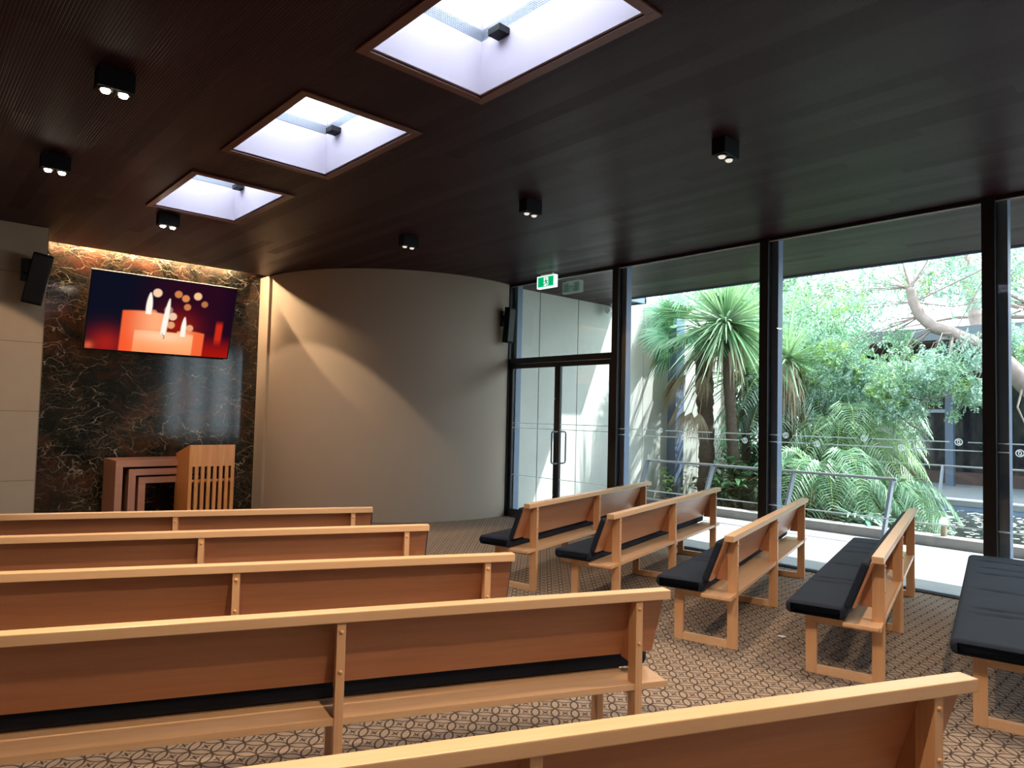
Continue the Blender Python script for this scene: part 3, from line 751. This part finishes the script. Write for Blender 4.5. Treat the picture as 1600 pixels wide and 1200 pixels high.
LEFT = [(2.927, 5.072, -23.8, 'left-hand pew farthest away, just in front of the lectern'),
        (2.790, 4.081, -23.9, 'left-hand pew second from the front, behind the farthest one'),
        (2.594, 2.974, -25.2, 'middle one of the five left-hand pews'),
        (2.619, 1.936, -23.7, 'long left-hand pew whose whole back and rear shelf show'),
        (2.466, 0.684, -23.6, 'closest pew, its pale top rail crossing the bottom right corner')]
def make_bench():
    t = empty('bench')
    cushion_mesh(L0 - 0.006, L1 + 0.006, -0.03, 0.550, 0.389, 0.470, [0.55, 0.70, 1.28, 1.95, 2.20, 2.52]).build('seat_cushion', M['fabric'], t, smooth='auto')
    MB().box(0.0, L1 - OV, 0.03, 0.44, 0.372, 0.386).build('seat_board', M['beech'], t)
    for k in range(3):
        s_ = SP * k
        for (p, q) in ((-0.02, 0.05), (0.385, 0.452)): MB().box(s_, s_ + PW, p, q, 0, 0.372, 0.002).build('leg', M['beech_v'], t)
        MB().box(s_, s_ + PW, 0.05, 0.385, 0, 0.052, 0.002).build('floor_rail', M['beech'], t)
        MB().box(s_, s_ + PW, 0.05, 0.385, 0.318, 0.361, 0.002).build('seat_bearer', M['beech'], t)
    return t
bench = make_bench(); bench.location = (4.500, 0.640, 0); bench.rotation_euler = (0, 0, math.radians(12.4))
tag(bench, 'wide dark-cushioned bench cut off by the right edge of the picture', 'bench')
first = True
for (x, y, a, lab) in RIGHT:
    p = pew0 if first else copy_tree(pew0); first = False
    p.location = (x, y, 0); p.rotation_euler = (0, 0, math.radians(a)); tag(p, lab + ', beech with charcoal cushions', 'pew', 'pews facing the front, right-hand block')
for (x, y, a, lab) in LEFT:
    th = math.radians(a); s_ = -(2 * SP + PW)
    p = copy_tree(pew0); p.location = (x + s_ * math.cos(th), y + s_ * math.sin(th), 0); p.rotation_euler = (0, 0, th)
    tag(p, lab + ', beech with charcoal cushion', 'pew', 'pews facing the front, left-hand block')
sp_ = MB(); rnd = random.Random(2); vs = [(0, 0, 0.012)]
for k in range(9):
    a = 2 * PI * k / 9; r = 0.018 + 0.008 * rnd.random(); vs.append((r * math.cos(a), r * 1.3 * math.sin(a), 0.003 + 0.004 * rnd.random()))
fs = [(0, 1 + k, 1 + (k + 1) % 9) for k in range(9)] + [tuple(range(9, 0, -1))]
tag(sp_.add(vs, fs).build('paper_scrap', M['white'], loc=(5.02, 2.45, 0)), 'tiny white scrap lying on the carpet between right-hand pews', 'litter')

# ------------------------------------------------------------------ outside: deck, kerb, pond, walls
struct(MB().box(7.50, 10.35, -6, 8.30, -0.12, -0.005).build('deck', M['deck']))
struct(MB().box(10.35, 10.62, -6, 8.30, -0.45, 0.13, 0.006).build('kerb', M['kerb']))
bed = MB().prism([(10.62, 3.55), (12.2, 3.9), (13.4, 4.5), (15.2, 4.9), (18.3, 6.0), (18.3, 12), (10.62, 12)], 'z', -0.45, 0.0)
struct(bed.build('garden_bed', M['soil']))
struct(MB().box(10.62, 18.3, -8, 6.2, -0.5, -0.30).build('pond_water', M['water']))
struct(MB().box(-10, 60, -40, 60, -0.9, -0.51).build('ground', M['soil']))
wl = MB()
x = 7.24
while x < 13.2:
    wl.box(x, x + 0.955, 8.30, 8.42, -0.1, 3.98, 0.006); x += 0.97
wl2 = wl.build('wall_garden', M['concrete']); struct(wl2)
struct(MB().box(7.24, 13.9, 8.40, 8.45, -0.1, 3.9).build('wall_joint_backing', M['darkgap']))
struct(MB().box(11.95, 12.25, 8.10, 8.30, -0.1, 4.1, 0.006).build('column_garden', M['steel']))
ol = tag(empty('wall_outlet', (11.2, 8.30, 0.30)), 'white outdoor power outlet low on the concrete garden wall', 'outlet')
MB().box(-0.09, 0.09, -0.05, 0, -0.08, 0.08, 0.006).build('housing', M['white'], ol)
MB().box(-0.06, -0.01, -0.06, -0.05, -0.05, 0.03, 0.003).box(0.01, 0.06, -0.06, -0.05, -0.05, 0.03, 0.003).build('socket', M['blackplastic'], ol)
gl = tag(empty('garden_light', (10.50, 2.90, 0.13)), 'small pale domed post light on the kerb beside the pond', 'garden light')
MB().tube([(0, 0, 0), (0, 0, 0.16)], 0.035, 14).build('stem', M['leaf_dry'], gl, smooth='auto')
MB().tube([(0, 0, 0.15), (0, 0, 0.20), (0, 0, 0.235), (0, 0, 0.25)], [0.05, 0.05, 0.035, 0.01], 14).build('dome', M['frost'], gl, smooth='auto')
spk_b = tag(empty('soffit_spotlight', (9.85, 8.10, H)), 'small pale flood light under the eave above the concrete wall', 'light')
MB().tube([(0, 0, 0), (0, 0, -0.08)], 0.02, 8).build('stem', M['white'], spk_b)
MB().tube([(-0.12, 0, -0.13), (0.02, 0, -0.11)], [0.07, 0.05], 14).build('head', M['white'], spk_b, smooth='auto')

def railing(base_x, top_x, ys_, z0, z1, label, pw=0.095, ext=0.0):
    t = tag(empty('handrail', (base_x, ys_[0], z0)), label, 'handrail')
    dx = top_x - base_x; h = z1 - z0
    for y in ys_:
        m = MB(); a = y - ys_[0]
        m.prism([(-pw / 2, 0.0), (pw / 2, 0.0), (dx + pw / 2, h), (dx - pw / 2, h)], 'y', a - 0.018, a + 0.018)
        m.build('baluster', M['railgrey'], t)
    m = MB().box(dx - 0.035, dx + 0.035, min(ys_) - ys_[0] - ext - 0.05, max(ys_) - ys_[0] + ext, h, h + 0.016, 0.003); m.build('top_rail', M['railtop'], t)
    m = MB().box(dx - 0.022, dx + 0.022, min(ys_) - ys_[0] - ext - 0.05, max(ys_) - ys_[0] + ext, h - 0.022, h - 0.001, 0.002); m.build('under_rail', M['railgrey'], t)
    return t
railing(9.72, 10.12, [3.40, 4.76, 6.12, 7.42], -0.005, 0.86, 'grey steel leaning handrail along the deck outside the glass')
railing(18.12, 18.42, [3.45, 5.1, 6.7, 8.3], -0.08, 0.66, 'distant grey handrail on the far side of the pond', 0.12)

# far boardwalk and pavilion
struct(MB().box(18.0, 23.0, -10, 12, -0.20, -0.08).build('far_boardwalk', M['shadydeck']))
struct(MB().box(18.02, 18.12, -10, 12, -0.55, -0.20).build('far_boardwalk_fascia', M['steel']))
pv = tag(empty('pavilion', (23.0, 2.0, -0.08)), 'dark glazed garden pavilion with flat grey roof beyond the pond', 'building')
MB().box(0, 0.1, -11, 8, 0.35, 4.0).build('dark_glazing', M['darkglass'], pv)
MB().box(-0.05, 0.1, -11, 8, 0, 0.35).build('plinth', M['brownplinth'], pv)
MB().box(-2.6, 3, -11, 8.3, 3.92, 4.25).build('roof', M['roofgrey'], pv)
MB().box(-2.5, 2.9, -10.9, 8.2, 3.86, 3.92).build('eave_lining', M['brownplinth'], pv)
for y in (-6.8, -3.5, -0.2, 3.95 - 0.0):
    MB().box(-0.95, -0.75, y - 0.1, y + 0.1, 0, 3.86).build('column', M['pavcol'], pv)
MB().box(-0.02, 0.0, 4.1, 8.0, 2.05, 2.15).build('transom', M['railgrey'], pv)
for (x, y, z, a, b, c, nm, lab, mt) in ((13.2, 1.75, -0.36, 0.75, 1.0, 0.16, 'boulder', 'low pale rock rising from the pond near the third post', 'rock'),
                                      (16.5, 5.0, -0.34, 0.35, 0.25, 0.12, 'stone', 'small dark stone in the pond at the edge of the ferny palms', 'darkrock'),
                                      (16.2, 5.5, -0.34, 0.5, 0.3, 0.15, 'stone', 'wet dark stone behind the small one at the far pond edge', 'darkrock')):
    bm = bmesh.new(); bmesh.ops.create_icosphere(bm, subdivisions=4, radius=1.0)
    rn = random.Random(int(x * 10)); ph = [rn.uniform(0, 6) for _ in range(6)]
    for v in bm.verts:
        n_ = 1 + 0.12 * math.sin(v.co.x * 4 + ph[0]) * math.sin(v.co.y * 5 + ph[1]) + 0.07 * math.sin(v.co.z * 9 + ph[2] + v.co.x * 6)
        v.co = Vector((v.co.x * a * n_, v.co.y * b * n_, v.co.z * c * n_))
    me = bpy.data.meshes.new(nm); bm.to_mesh(me); bm.free(); me.materials.append(M[mt]); me.polygons.foreach_set('use_smooth', [True] * len(me.polygons))
    o = bpy.data.objects.new(nm, me); COL.objects.link(o); o.location = (x, y, z); tag(o, lab, 'rock')

# ------------------------------------------------------------------ plants
RN = random.Random(11)
def strip(m, pts, wid, nrm=None, fold=0.0):
    """ribbon leaf through pts with half widths wid"""
    n = len(pts); vs = []; fs = []
    for i, p in enumerate(pts):
        d = pts[min(i + 1, n - 1)] - pts[max(i - 1, 0)]
        if d.length < 1e-6: d = Vector((0, 0, 1))
        d.normalize(); s_ = d.cross(nrm if nrm is not None else Vector((0, 0, 1)))
        if s_.length < 0.05: s_ = d.cross(Vector((1, 0, 0.2)))
        s_.normalize(); vs += [p - s_ * wid[i], p + s_ * wid[i]]
    for i in range(n - 1): fs.append((2 * i, 2 * i + 1, 2 * i + 3, 2 * i + 2))
    m.add(vs, fs)
def rdir(rn, zlo=-1, zhi=1):
    z = rn.uniform(zlo, zhi); a = rn.uniform(0, 2 * PI); r = math.sqrt(max(0, 1 - z * z)); return Vector((r * math.cos(a), r * math.sin(a), z))
def trunk(pts, rads, parent, mat='bark_dark', seg=14, rough=0.12, name='trunk'):
    # densify with knobbly radius
    P = []; R_ = []; rn = random.Random(4)
    for i in range(len(pts) - 1):
        a, b = Vector(pts[i]), Vector(pts[i + 1]); n = max(2, int((b - a).length / 0.06))
        for k in range(n):
            f = k / n; P.append(a.lerp(b, f)); R_.append((rads[i] + (rads[i + 1] - rads[i]) * f) * (1 + rn.uniform(-rough, rough)))
    P.append(Vector(pts[-1])); R_.append(rads[-1])
    return MB().tube(P, R_, seg).build(name, M[mat], parent, smooth=True)
def fan_leaf(m, base, dirv, pet, rad, rn, nseg=26, droop=0.5, span=2.5, wf=1.0, tw=None):
    dirv = dirv.normalized(); tip = base + dirv * pet + Vector((0, 0, -0.12 * pet))
    m.tube([base, base + dirv * pet * 0.5 + Vector((0, 0, 0.03)), tip], [0.012, 0.010, 0.008], 5, False)
    side = dirv.cross(Vector((0, 0, 1))); 
    if side.length < 0.1: side = Vector((1, 0, 0))
    side.normalize(); up = side.cross(dirv).normalized(); side = (side + up * (rn.uniform(-0.4, 0.4) if tw is None else tw)).normalized(); up = side.cross(dirv).normalized()
    for k in range(nseg):
        a = -span / 2 + span * k / (nseg - 1) + rn.uniform(-0.02, 0.02)
        d = (dirv * math.cos(a) + side * math.sin(a)); L = rad * (0.80 + 0.2 * math.cos(a * 0.8)) * rn.uniform(0.92, 1.05)
        pts = [tip, tip + d * L * 0.35 + up * 0.02, tip + d * L * 0.68 + Vector((0, 0, -droop * L * 0.10)), tip + d * L * 0.98 + Vector((0, 0, -droop * L * rn.uniform(0.3, 0.55)))]
        strip(m, pts, [0.004 * wf, 0.019 * wf, 0.014 * wf, 0.002], up)
def sword_head(m, c, n, L, rn, zlo=-0.6, zhi=1, droop=0.25, wid=0.02):
    for _ in range(n):
        d = rdir(rn, zlo, zhi); l = L * rn.uniform(0.75, 1.1); dr = droop * (1.1 - max(0, d.z)) * rn.uniform(0.4, 1.4)
        pts = [c + d * l * t + Vector((0, 0, -dr * l * t * t)) for t in (0.03, 0.25, 0.5, 0.75, 1.0)]
        strip(m, pts, [wid * 0.6, wid, wid * 0.85, wid * 0.55, 0.001], d.cross(Vector((0.2, 0.1, 1))).cross(d) + rdir(rn) * 0.5)
def feather(m, ms, base, az, L, rise, droop, rn, nl=34, ll=0.30, wid=0.009):
    h = Vector((math.cos(az), math.sin(az), 0)); P = []
    for i in range(13):
        t = i / 12; P.append(base + h * L * (t * 0.95) * (1 - 0.12 * t) + Vector((0, 0, rise * L * math.sin(min(1, t * 1.25) * PI / 2) * 0.9 - droop * L * t ** 2.2)))
    ms.tube(P, [0.012 * (1 - i / 14) + 0.002 for i in range(13)], 4, False)
    for i in range(nl):
        t = 0.10 + 0.9 * i / (nl - 1); k = t * 12; i0 = min(11, int(k)); f = k - i0; p = P[i0].lerp(P[i0 + 1], f); d = (P[i0 + 1] - P[i0]).normalized()
        s_ = d.cross(Vector((0, 0, 1))).normalized(); l = ll * (0.55 + 0.9 * math.sin(min(1, t * 1.05) * PI) ** 0.6) * rn.uniform(0.85, 1.1)
        for sg in (-1, 1):
            q = (s_ * sg + d * 0.65 + Vector((0, 0, 0.25))).normalized()
            pts = [p, p + q * l * 0.5, p + q * l + Vector((0, 0, -l * rn.uniform(0.35, 0.6)))]
            strip(m, pts, [wid * 0.7, wid, 0.001], Vector((0, 0, 1)) + d * 0.3)

# fan palm beside the concrete wall
fp = tag(empty('fan_palm', (11.7, 7.25, 0)), 'tall fan palm with shaggy brown trunk nearest the concrete wall', 'palm')
trunk([(0, 0, -0.05), (0.02, -0.02, 1.0), (0.0, 0.03, 2.2), (-0.02, 0.08, 3.3)], [0.16, 0.14, 0.16, 0.17], fp)
m = MB(); m.raw = True; rn = random.Random(21)
for k in range(15):
    d = rdir(rn, -0.35, 0.9); d = Vector((d.x, d.y + 0.12, d.z)); fan_leaf(m, Vector((-0.02, 0.08, 3.35)), d, rn.uniform(0.45, 0.75), rn.uniform(0.55, 0.72), rn, droop=rn.uniform(0.4, 1.0))
for (dx, dy, dz, tw_) in ((-0.45, 0.80, 0.55, 1.3), (-0.35, 1.0, 0.15, 1.4), (-0.25, 0.9, -0.45, 1.2), (-0.75, 0.45, -0.10, 1.0), (-0.6, 0.2, 0.7, 1.2), (-0.1, 1.0, 0.6, -1.2)):
    fan_leaf(m, Vector((-0.02, 0.08, 3.35)), Vector((dx, dy, dz)), 0.72, 0.66, rn, droop=0.5, span=2.9, wf=1.15, tw=tw_)
m.build('fronds', M['leaf_fan'], fp)
m = MB(); m.raw = True
for k in range(9):
    a = rn.uniform(1.2, 4.2); z = rn.uniform(2.2, 3.1); b = Vector((0.1 * math.cos(a), 0.1 * math.sin(a), z)); fan_leaf(m, b, Vector((math.cos(a), math.sin(a), -1.1 - 0.4 * rn.random())), 0.6, rn.uniform(0.35, 0.6), rn, 22, 0.8, 1.2, 0.35)
for k in range(5):
    fan_leaf(m, Vector((-0.1, 0.15, 2.9)), Vector((-0.35 + 0.1 * k, 0.9, -1.1)), rn.uniform(0.5, 0.9), rn.uniform(0.35, 0.55), rn, 26, 0.6, 1.3, 0.35)
m.build('dead_fronds', M['leaf_dry'], fp)

def spiky(loc, h, label, seed, n=210, L=1.15, lean=(0, 0), tr=0.10, skirt=90, mat='leaf_sword'):
    t = tag(empty('cabbage_palm', loc), label, 'palm'); rn = random.Random(seed); c = Vector((lean[0], lean[1], h))
    trunk([(0, 0, -0.05), (lean[0] * 0.5, lean[1] * 0.5, h * 0.5), (lean[0], lean[1], h)], [tr * 1.2, tr, tr], t)
    m = MB(); m.raw = True; sword_head(m, c, n, L, rn, -0.75, 1.0, 0.22); m.build('sword_leaves', M[mat], t)
    m = MB(); m.raw = True
    for k in range(skirt):
        a = rn.uniform(0, 2 * PI); b = Vector((c.x + 0.08 * math.cos(a), c.y + 0.08 * math.sin(a), h - rn.uniform(0.0, 0.7))); l = rn.uniform(0.5, 0.95)
        o = Vector((math.cos(a), math.sin(a), 0)); pts = [b, b + o * 0.22 * l + Vector((0, 0, -0.10 * l)), b + o * 0.34 * l + Vector((0, 0, -0.5 * l)), b + o * 0.36 * l + Vector((0, 0, -l))]
        strip(m, pts, [0.012, 0.016, 0.012, 0.001], o)
    m.build('dry_skirt', M['leaf_dry'], t); return t
spiky((11.75, 6.62, 0), 3.40, 'spiky palm with big radiating sword leaf head in the first window', 31, lean=(-0.35, 0.05), n=430, L=1.42, skirt=60)
spiky((12.25, 5.95, 0), 2.75, 'spiky palm with brown leaf skirt just right of the second post', 32, 150, 0.95, lean=(0.0, -0.05), tr=0.12, skirt=150)
spiky((12.6, 6.9, 0), 2.5, 'shorter spiky palm standing behind the big radiating one', 33, 170, 1.0, tr=0.08, skirt=110)

def phoenix(loc, h, label, seed, n=34, L=1.5, mat='leaf_feather', rise=0.55, droop=0.75, ll=0.30):
    t = tag(empty('feather_palm', loc), label, 'palm'); rn = random.Random(seed)
    trunk([(0, 0, -0.05), (0, 0, h * 0.6), (0, 0, h)], [0.13, 0.12, 0.14], t, seg=12)
    m = MB(); m.raw = True; ms = MB()
    for k in range(n):
        az = 2 * PI * k * 0.381966 + rn.uniform(-0.2, 0.2); f = k / n
        feather(m, ms, Vector((0.05 * math.cos(az), 0.05 * math.sin(az), h)), az, L * rn.uniform(0.8, 1.08), rise * (0.15 + 1.25 * f), droop * rn.uniform(0.8, 1.15), rn, ll=ll)
    m.build('fronds', M[mat], t); ms.build('frond_ribs', M['leaf_yellow'], t)
    return t
phoenix((11.75, 5.00, 0), 0.60, 'low arching feather palm right behind the handrail, second window', 41, 46, 1.35)
phoenix((12.85, 5.15, 0), 1.15, 'bright green feather palm behind the low arching one', 42, 36, 1.5, 'leaf_sword', 0.6, 0.6)
phoenix((12.6, 4.45, -0.05), 0.35, 'feather palm spilling over the pond edge, rightmost of the palms', 43, 40, 1.25, 'leaf_feather', 0.5, 0.7)
phoenix((12.9, 6.3, 0), 1.9, 'tall blue-green feather palm behind the second post', 44, 34, 1.5, 'leaf_blue', 0.5, 0.75)
phoenix((14.2, 5.6, 0), 2.1, 'tall green feather palm in the middle of the garden', 45, 34, 1.6, 'leaf_feather', 0.55, 0.7)

def broad(loc, label, seed, n, L, h, mat='leaf_dark', wid=0.045):
    t = tag(empty('leafy_shrub', loc), label, 'shrub'); rn = random.Random(seed); m = MB(); m.raw = True; ms = MB()
    for k in range(n):
        a = rn.uniform(0, 2 * PI); r = rn.uniform(0, 0.25); b = Vector((r * math.cos(a), r * math.sin(a), 0)); tp = b + Vector((rn.uniform(-0.3, 0.3), rn.uniform(-0.3, 0.3), rn.uniform(0.35, 1.0) * h))
        ms.tube([b, b.lerp(tp, 0.5) + Vector((0.02, 0, 0)), tp], [0.008, 0.007, 0.004], 4, False)
        for j in range(6):
            p = b.lerp(tp, 0.35 + 0.65 * j / 5); d = rdir(rn, -0.1, 0.7); l = L * rn.uniform(0.7, 1.1)
            strip(m, [p, p + d * l * 0.4, p + d * l * 0.75 + Vector((0, 0, -0.06 * l)), p + d * l + Vector((0, 0, -0.3 * l))], [0.006, wid, wid * 0.8, 0.001], Vector((0, 0, 1)) + rdir(rn) * 0.3)
    m.build('leaves', M[mat], t); ms.build('stems', M['leaf_dark'], t); return t
broad((11.25, 6.45, 0), 'dark broad-leaved shrub at the foot of the spiky palm', 51, 26, 0.34, 1.0)
broad((11.3, 5.75, 0), 'strap-leaved green shrub hidden partly by the second post', 52, 26, 0.40, 0.9, 'leaf_fan', 0.022)
broad((13.2, 7.2, 0), 'dark shrub filling the bed behind the palm trunks', 53, 44, 0.45, 1.7)
broad((12.6, 7.75, 0), 'small dark shrub against the concrete wall', 54, 20, 0.32, 0.8)
broad((11.5, 7.75, 0), 'single bright lime leafed plant by the fan palm trunk', 55, 5, 0.22, 0.7, 'leaf_yellow', 0.04)
broad((13.6, 5.9, 0), 'dense dark shrub in the shade below the tall feather palms', 56, 44, 0.42, 1.5)
broad((10.95, 4.15, 0), 'pale strap-leaved clump leaning over the kerb', 57, 6, 0.55, 0.25, 'leaf_blue', 0.03)

CL = [(13.43, 6.1, 4.06, 0.5), (12.91, 5.07, 3.77, 0.5), (13.24, 6.55, 3.63, 0.5), (13.6, 6.18, 3.4, 0.5), (13.89, 4.94, 4.1, 0.5), (14.28, 6.71, 4.1, 0.5), (13.94, 5.65, 3.78, 0.5), (13.8, 6.7, 3.84, 0.5), (14.27, 6.33, 5.04, 0.5), (14.29, 5.92, 3.88, 0.5), (13.47, 5.05, 3.41, 0.5), (14.39, 5.2, 4.25, 0.5), (13.03, 4.56, 4.46, 0.5), (13.41, 4.13, 4.04, 0.45), (13.51, 3.59, 4.4, 0.45), (13.62, 3.95, 4.44, 0.45), (13.75, 3.71, 4.08, 0.45), (14.19, 3.35, 4.13, 0.45), (14.0, 3.66, 4.58, 0.45), (13.6, 3.17, 3.99, 0.45),
      (13.23, 5.34, 2.94, 0.42), (12.46, 5.17, 2.75, 0.42), (12.49, 4.9, 1.93, 0.42), (12.55, 4.97, 2.54, 0.42), (13.27, 5.8, 2.0, 0.42), (12.44, 5.71, 2.23, 0.42), (13.28, 5.35, 2.74, 0.42), (13.4, 5.12, 2.44, 0.42), (13.0, 5.67, 3.16, 0.42), (12.53, 4.84, 2.51, 0.42), (12.23, 4.08, 2.52, 0.42), (12.97, 4.04, 2.39, 0.42), (12.57, 3.89, 2.3, 0.42), (12.68, 4.33, 2.02, 0.42), (12.95, 4.38, 2.05, 0.42), (12.78, 4.38, 2.26, 0.42), (12.98, 4.77, 2.42, 0.42), (12.21, 4.17, 2.1, 0.42),
      (12.22, 3.55, 2.57, 0.35), (12.26, 3.33, 2.52, 0.35), (12.88, 3.48, 2.7, 0.35), (12.94, 3.84, 2.53, 0.35), (12.88, 4.24, 3.07, 0.35), (12.66, 3.04, 2.83, 0.35), (12.42, 3.02, 2.19, 0.22), (12.56, 3.14, 2.17, 0.22), (12.66, 3.17, 2.17, 0.22), (12.64, 3.66, 2.14, 0.16), (12.68, 3.6, 2.25, 0.16), (12.46, 3.89, 1.85, 0.15), (12.39, 3.79, 1.9, 0.15), (12.46, 3.88, 1.51, 0.15), (12.84, 2.47, 4.17, 0.4), (12.95, 2.54, 3.91, 0.4), (13.03, 2.64, 4.25, 0.4), (13.89, 2.87, 2.68, 0.35), (13.87, 2.87, 3.07, 0.35), (13.54, 2.68, 2.65, 0.35), (13.86, 2.88, 3.06, 0.35), (13.59, 2.79, 2.99, 0.35), (12.58, 3.33, 1.81, 0.12)]
def sprigs(m, c, r, n, rn, lf=0.046, hang=0.7):
    for _ in range(n):
        p = Vector(c) + rdir(rn) * r * (rn.random() ** 0.45)
        d = (rdir(rn, -1, 0.6) + Vector((0, 0, -hang))).normalized(); l = rn.uniform(0.14, 0.26); nl = 8
        s_ = d.cross(rdir(rn)).normalized()
        for k in range(nl):
            q = p + d * l * k / nl
            for sg in (-1, 1):
                e = (s_ * sg + d * 0.6).normalized() * lf * rn.uniform(0.8, 1.3); nn = e.cross(rdir(rn)).normalized() * lf * 0.26
                m.add([q, q + e * 0.5 + nn, q + e, q + e * 0.5 - nn], [(0, 1, 2, 3)])
tree = tag(empty('spreading_tree', (13.2, 0.9, -0.4)), 'spreading tree with curved pinkish trunk and hanging fine foliage over the pond', 'tree')
B0 = Vector((13.2, 0.9, -0.4))
def rel(p): return Vector(p) - B0
TP = [(13.2, 0.9, -0.45), (13.1, 1.45, 1.0), (13.0, 2.0, 1.75), (13.0, 2.49, 2.30), (13.0, 2.75, 2.64), (13.0, 3.05, 2.88), (13.0, 3.43, 3.12), (13.0, 3.72, 3.24), (13.0, 3.93, 3.45), (13.0, 4.03, 3.70), (13.0, 4.08, 3.95)]
trunk([rel(p) for p in TP], [0.24, 0.20, 0.175, 0.16, 0.13, 0.115, 0.10, 0.095, 0.09, 0.085, 0.075], tree, 'bark', 14, 0.05)
mbr = MB(); rn = random.Random(61)
for (a, b, c_, r) in ((TP[-1], (13.0, 4.2, 4.4), (12.9, 4.6, 5.2), 0.024), (TP[-1], (13.1, 3.85, 4.4), (13.2, 3.7, 5.3), 0.02), (TP[-2], (13.3, 3.3, 4.1), (13.6, 2.6, 4.5), 0.018), (TP[-2], (13.2, 3.5, 3.6), (13.3, 2.7, 3.7), 0.014), (TP[-1], (13.2, 4.9, 4.3), (13.6, 6.0, 4.2), 0.012), (TP[-3], (12.8, 4.4, 3.3), (12.7, 5.2, 3.0), 0.012),
                      (TP[3], (12.6, 2.5, 1.9), (12.6, 2.35, 1.5), 0.02), (TP[6], (12.6, 3.4, 2.7), (12.5, 3.6, 2.2), 0.022)):
    mbr.tube([rel(a), rel(b), rel(c_)], [r, r * 0.7, r * 0.35], 6, False)
for c in CL:
    cc = Vector(c[:3]); best = min((Vector(q) for q in TP[3:]), key=lambda q: (q - cc).length); mid = best.lerp(cc, 0.5) + Vector((0, 0, 0.25))
    mbr.tube([rel(best), rel(mid), rel(cc)], [0.009, 0.007, 0.004], 5, False)
for (p, q, s_) in (((12.5, 4.1, 2.1), (12.45, 3.75, 2.0), (12.4, 3.45, 2.05)), ((12.4, 4.2, 1.85), (12.4, 3.9, 1.6), (12.35, 3.65, 1.45)), ((12.4, 3.45, 2.05), (12.5, 3.3, 2.1), (12.6, 3.05, 2.3))):
    mbr.tube([rel(p), rel(q), rel(s_)], [0.014, 0.013, 0.008], 5, False)
mbr.build('branches', M['bark'], tree, smooth=True)
mA, mB_, mC = MB(), MB(), MB(); mA.raw = mB_.raw = mC.raw = True
for i, c in enumerate(CL):
    rr = c[3]; up = i < 20 or 52 <= i < 55
    n = int((38 if up else 85) * (rr / 0.42) ** 2) + 6
    sprigs(mA if i % 3 else mB_, rel(c[:3]), rr, n, rn)
    if i % 4 == 1: sprigs(mC, rel((c[0], c[1], c[2] + 0.1)), rr * 0.7, int(n * 0.5), rn)
mA.build('foliage', M['leaf_blue'], tree); mB_.build('foliage', M['leaf_tree'], tree); mC.build('foliage', M['leaf_yellow'], tree)

# second pale trunk and background trees
def bgtree(loc, h, tr, clusters, label, seed, mat, lean=(0, 0)):
    t = tag(empty('garden_tree', loc), label, 'tree'); rn = random.Random(seed)
    top_ = (lean[0], lean[1], h); trunk([(0, 0, -0.1), (lean[0] * 0.35, lean[1] * 0.35, h * 0.5), top_], [tr, tr * 0.8, tr * 0.45], t, 'bark', 10, 0.06)
    b = MB(); m = MB(); m.raw = True
    for (x, y, z, r, n) in clusters:
        b.tube([Vector(top_) * 0.8, Vector(top_) * 0.45 + Vector((x, y, z)) * 0.5, Vector((x, y, z))], [tr * 0.3, tr * 0.2, 0.01], 5, False)
        sprigs(m, (x, y, z), r, n, rn, 0.075, 0.2)
    b.build('branches', M['bark'], t, smooth=True); m.build('foliage', M[mat], t); return t
rn = random.Random(71)
bgtree((28, 6.2, 0), 9.5, 0.30, [(rn.uniform(-2.5, 2.5), rn.uniform(-2.5, 2.5), rn.uniform(8.0, 10.5), 1.3, 60) for _ in range(10)], 'pale leaning trunk rising behind the curved tree, left of third post', 72, 'leaf_tree', (0, 1.2))
bgtree((17.2, 8.2, 0), 4.5, 0.15, [(rn.uniform(-1.8, 1.8), rn.uniform(-1.8, 1.8), rn.uniform(2.2, 6.0), 0.9, 150) for _ in range(16)], 'bushy green tree behind the palms in the middle of the garden', 73, 'leaf_tree')
bgtree((19.0, 11.2, 0), 5.0, 0.2, [(rn.uniform(-2.2, 2.2), rn.uniform(-2.2, 2.2), rn.uniform(2.5, 7.0), 1.2, 170) for _ in range(16)], 'large pale green tree farthest back behind the fan palm', 74, 'leaf_blue')
bgtree((15.9, 7.3, 0), 3.2, 0.10, [(rn.uniform(-1.2, 1.2), rn.uniform(-1.2, 1.2), rn.uniform(0.8, 3.4), 0.7, 150) for _ in range(14)], 'dense small tree behind the second post and tall feather palm', 75, 'leaf_fan')
bgtree((31, 5, 0), 7, 0.3, [(rn.uniform(-2, 2), rn.uniform(-6, 8), rn.uniform(4.8, 8.0), 1.4, 110) for _ in range(16)], 'distant pale tree showing above the pavilion roof', 76, 'leaf_blue')
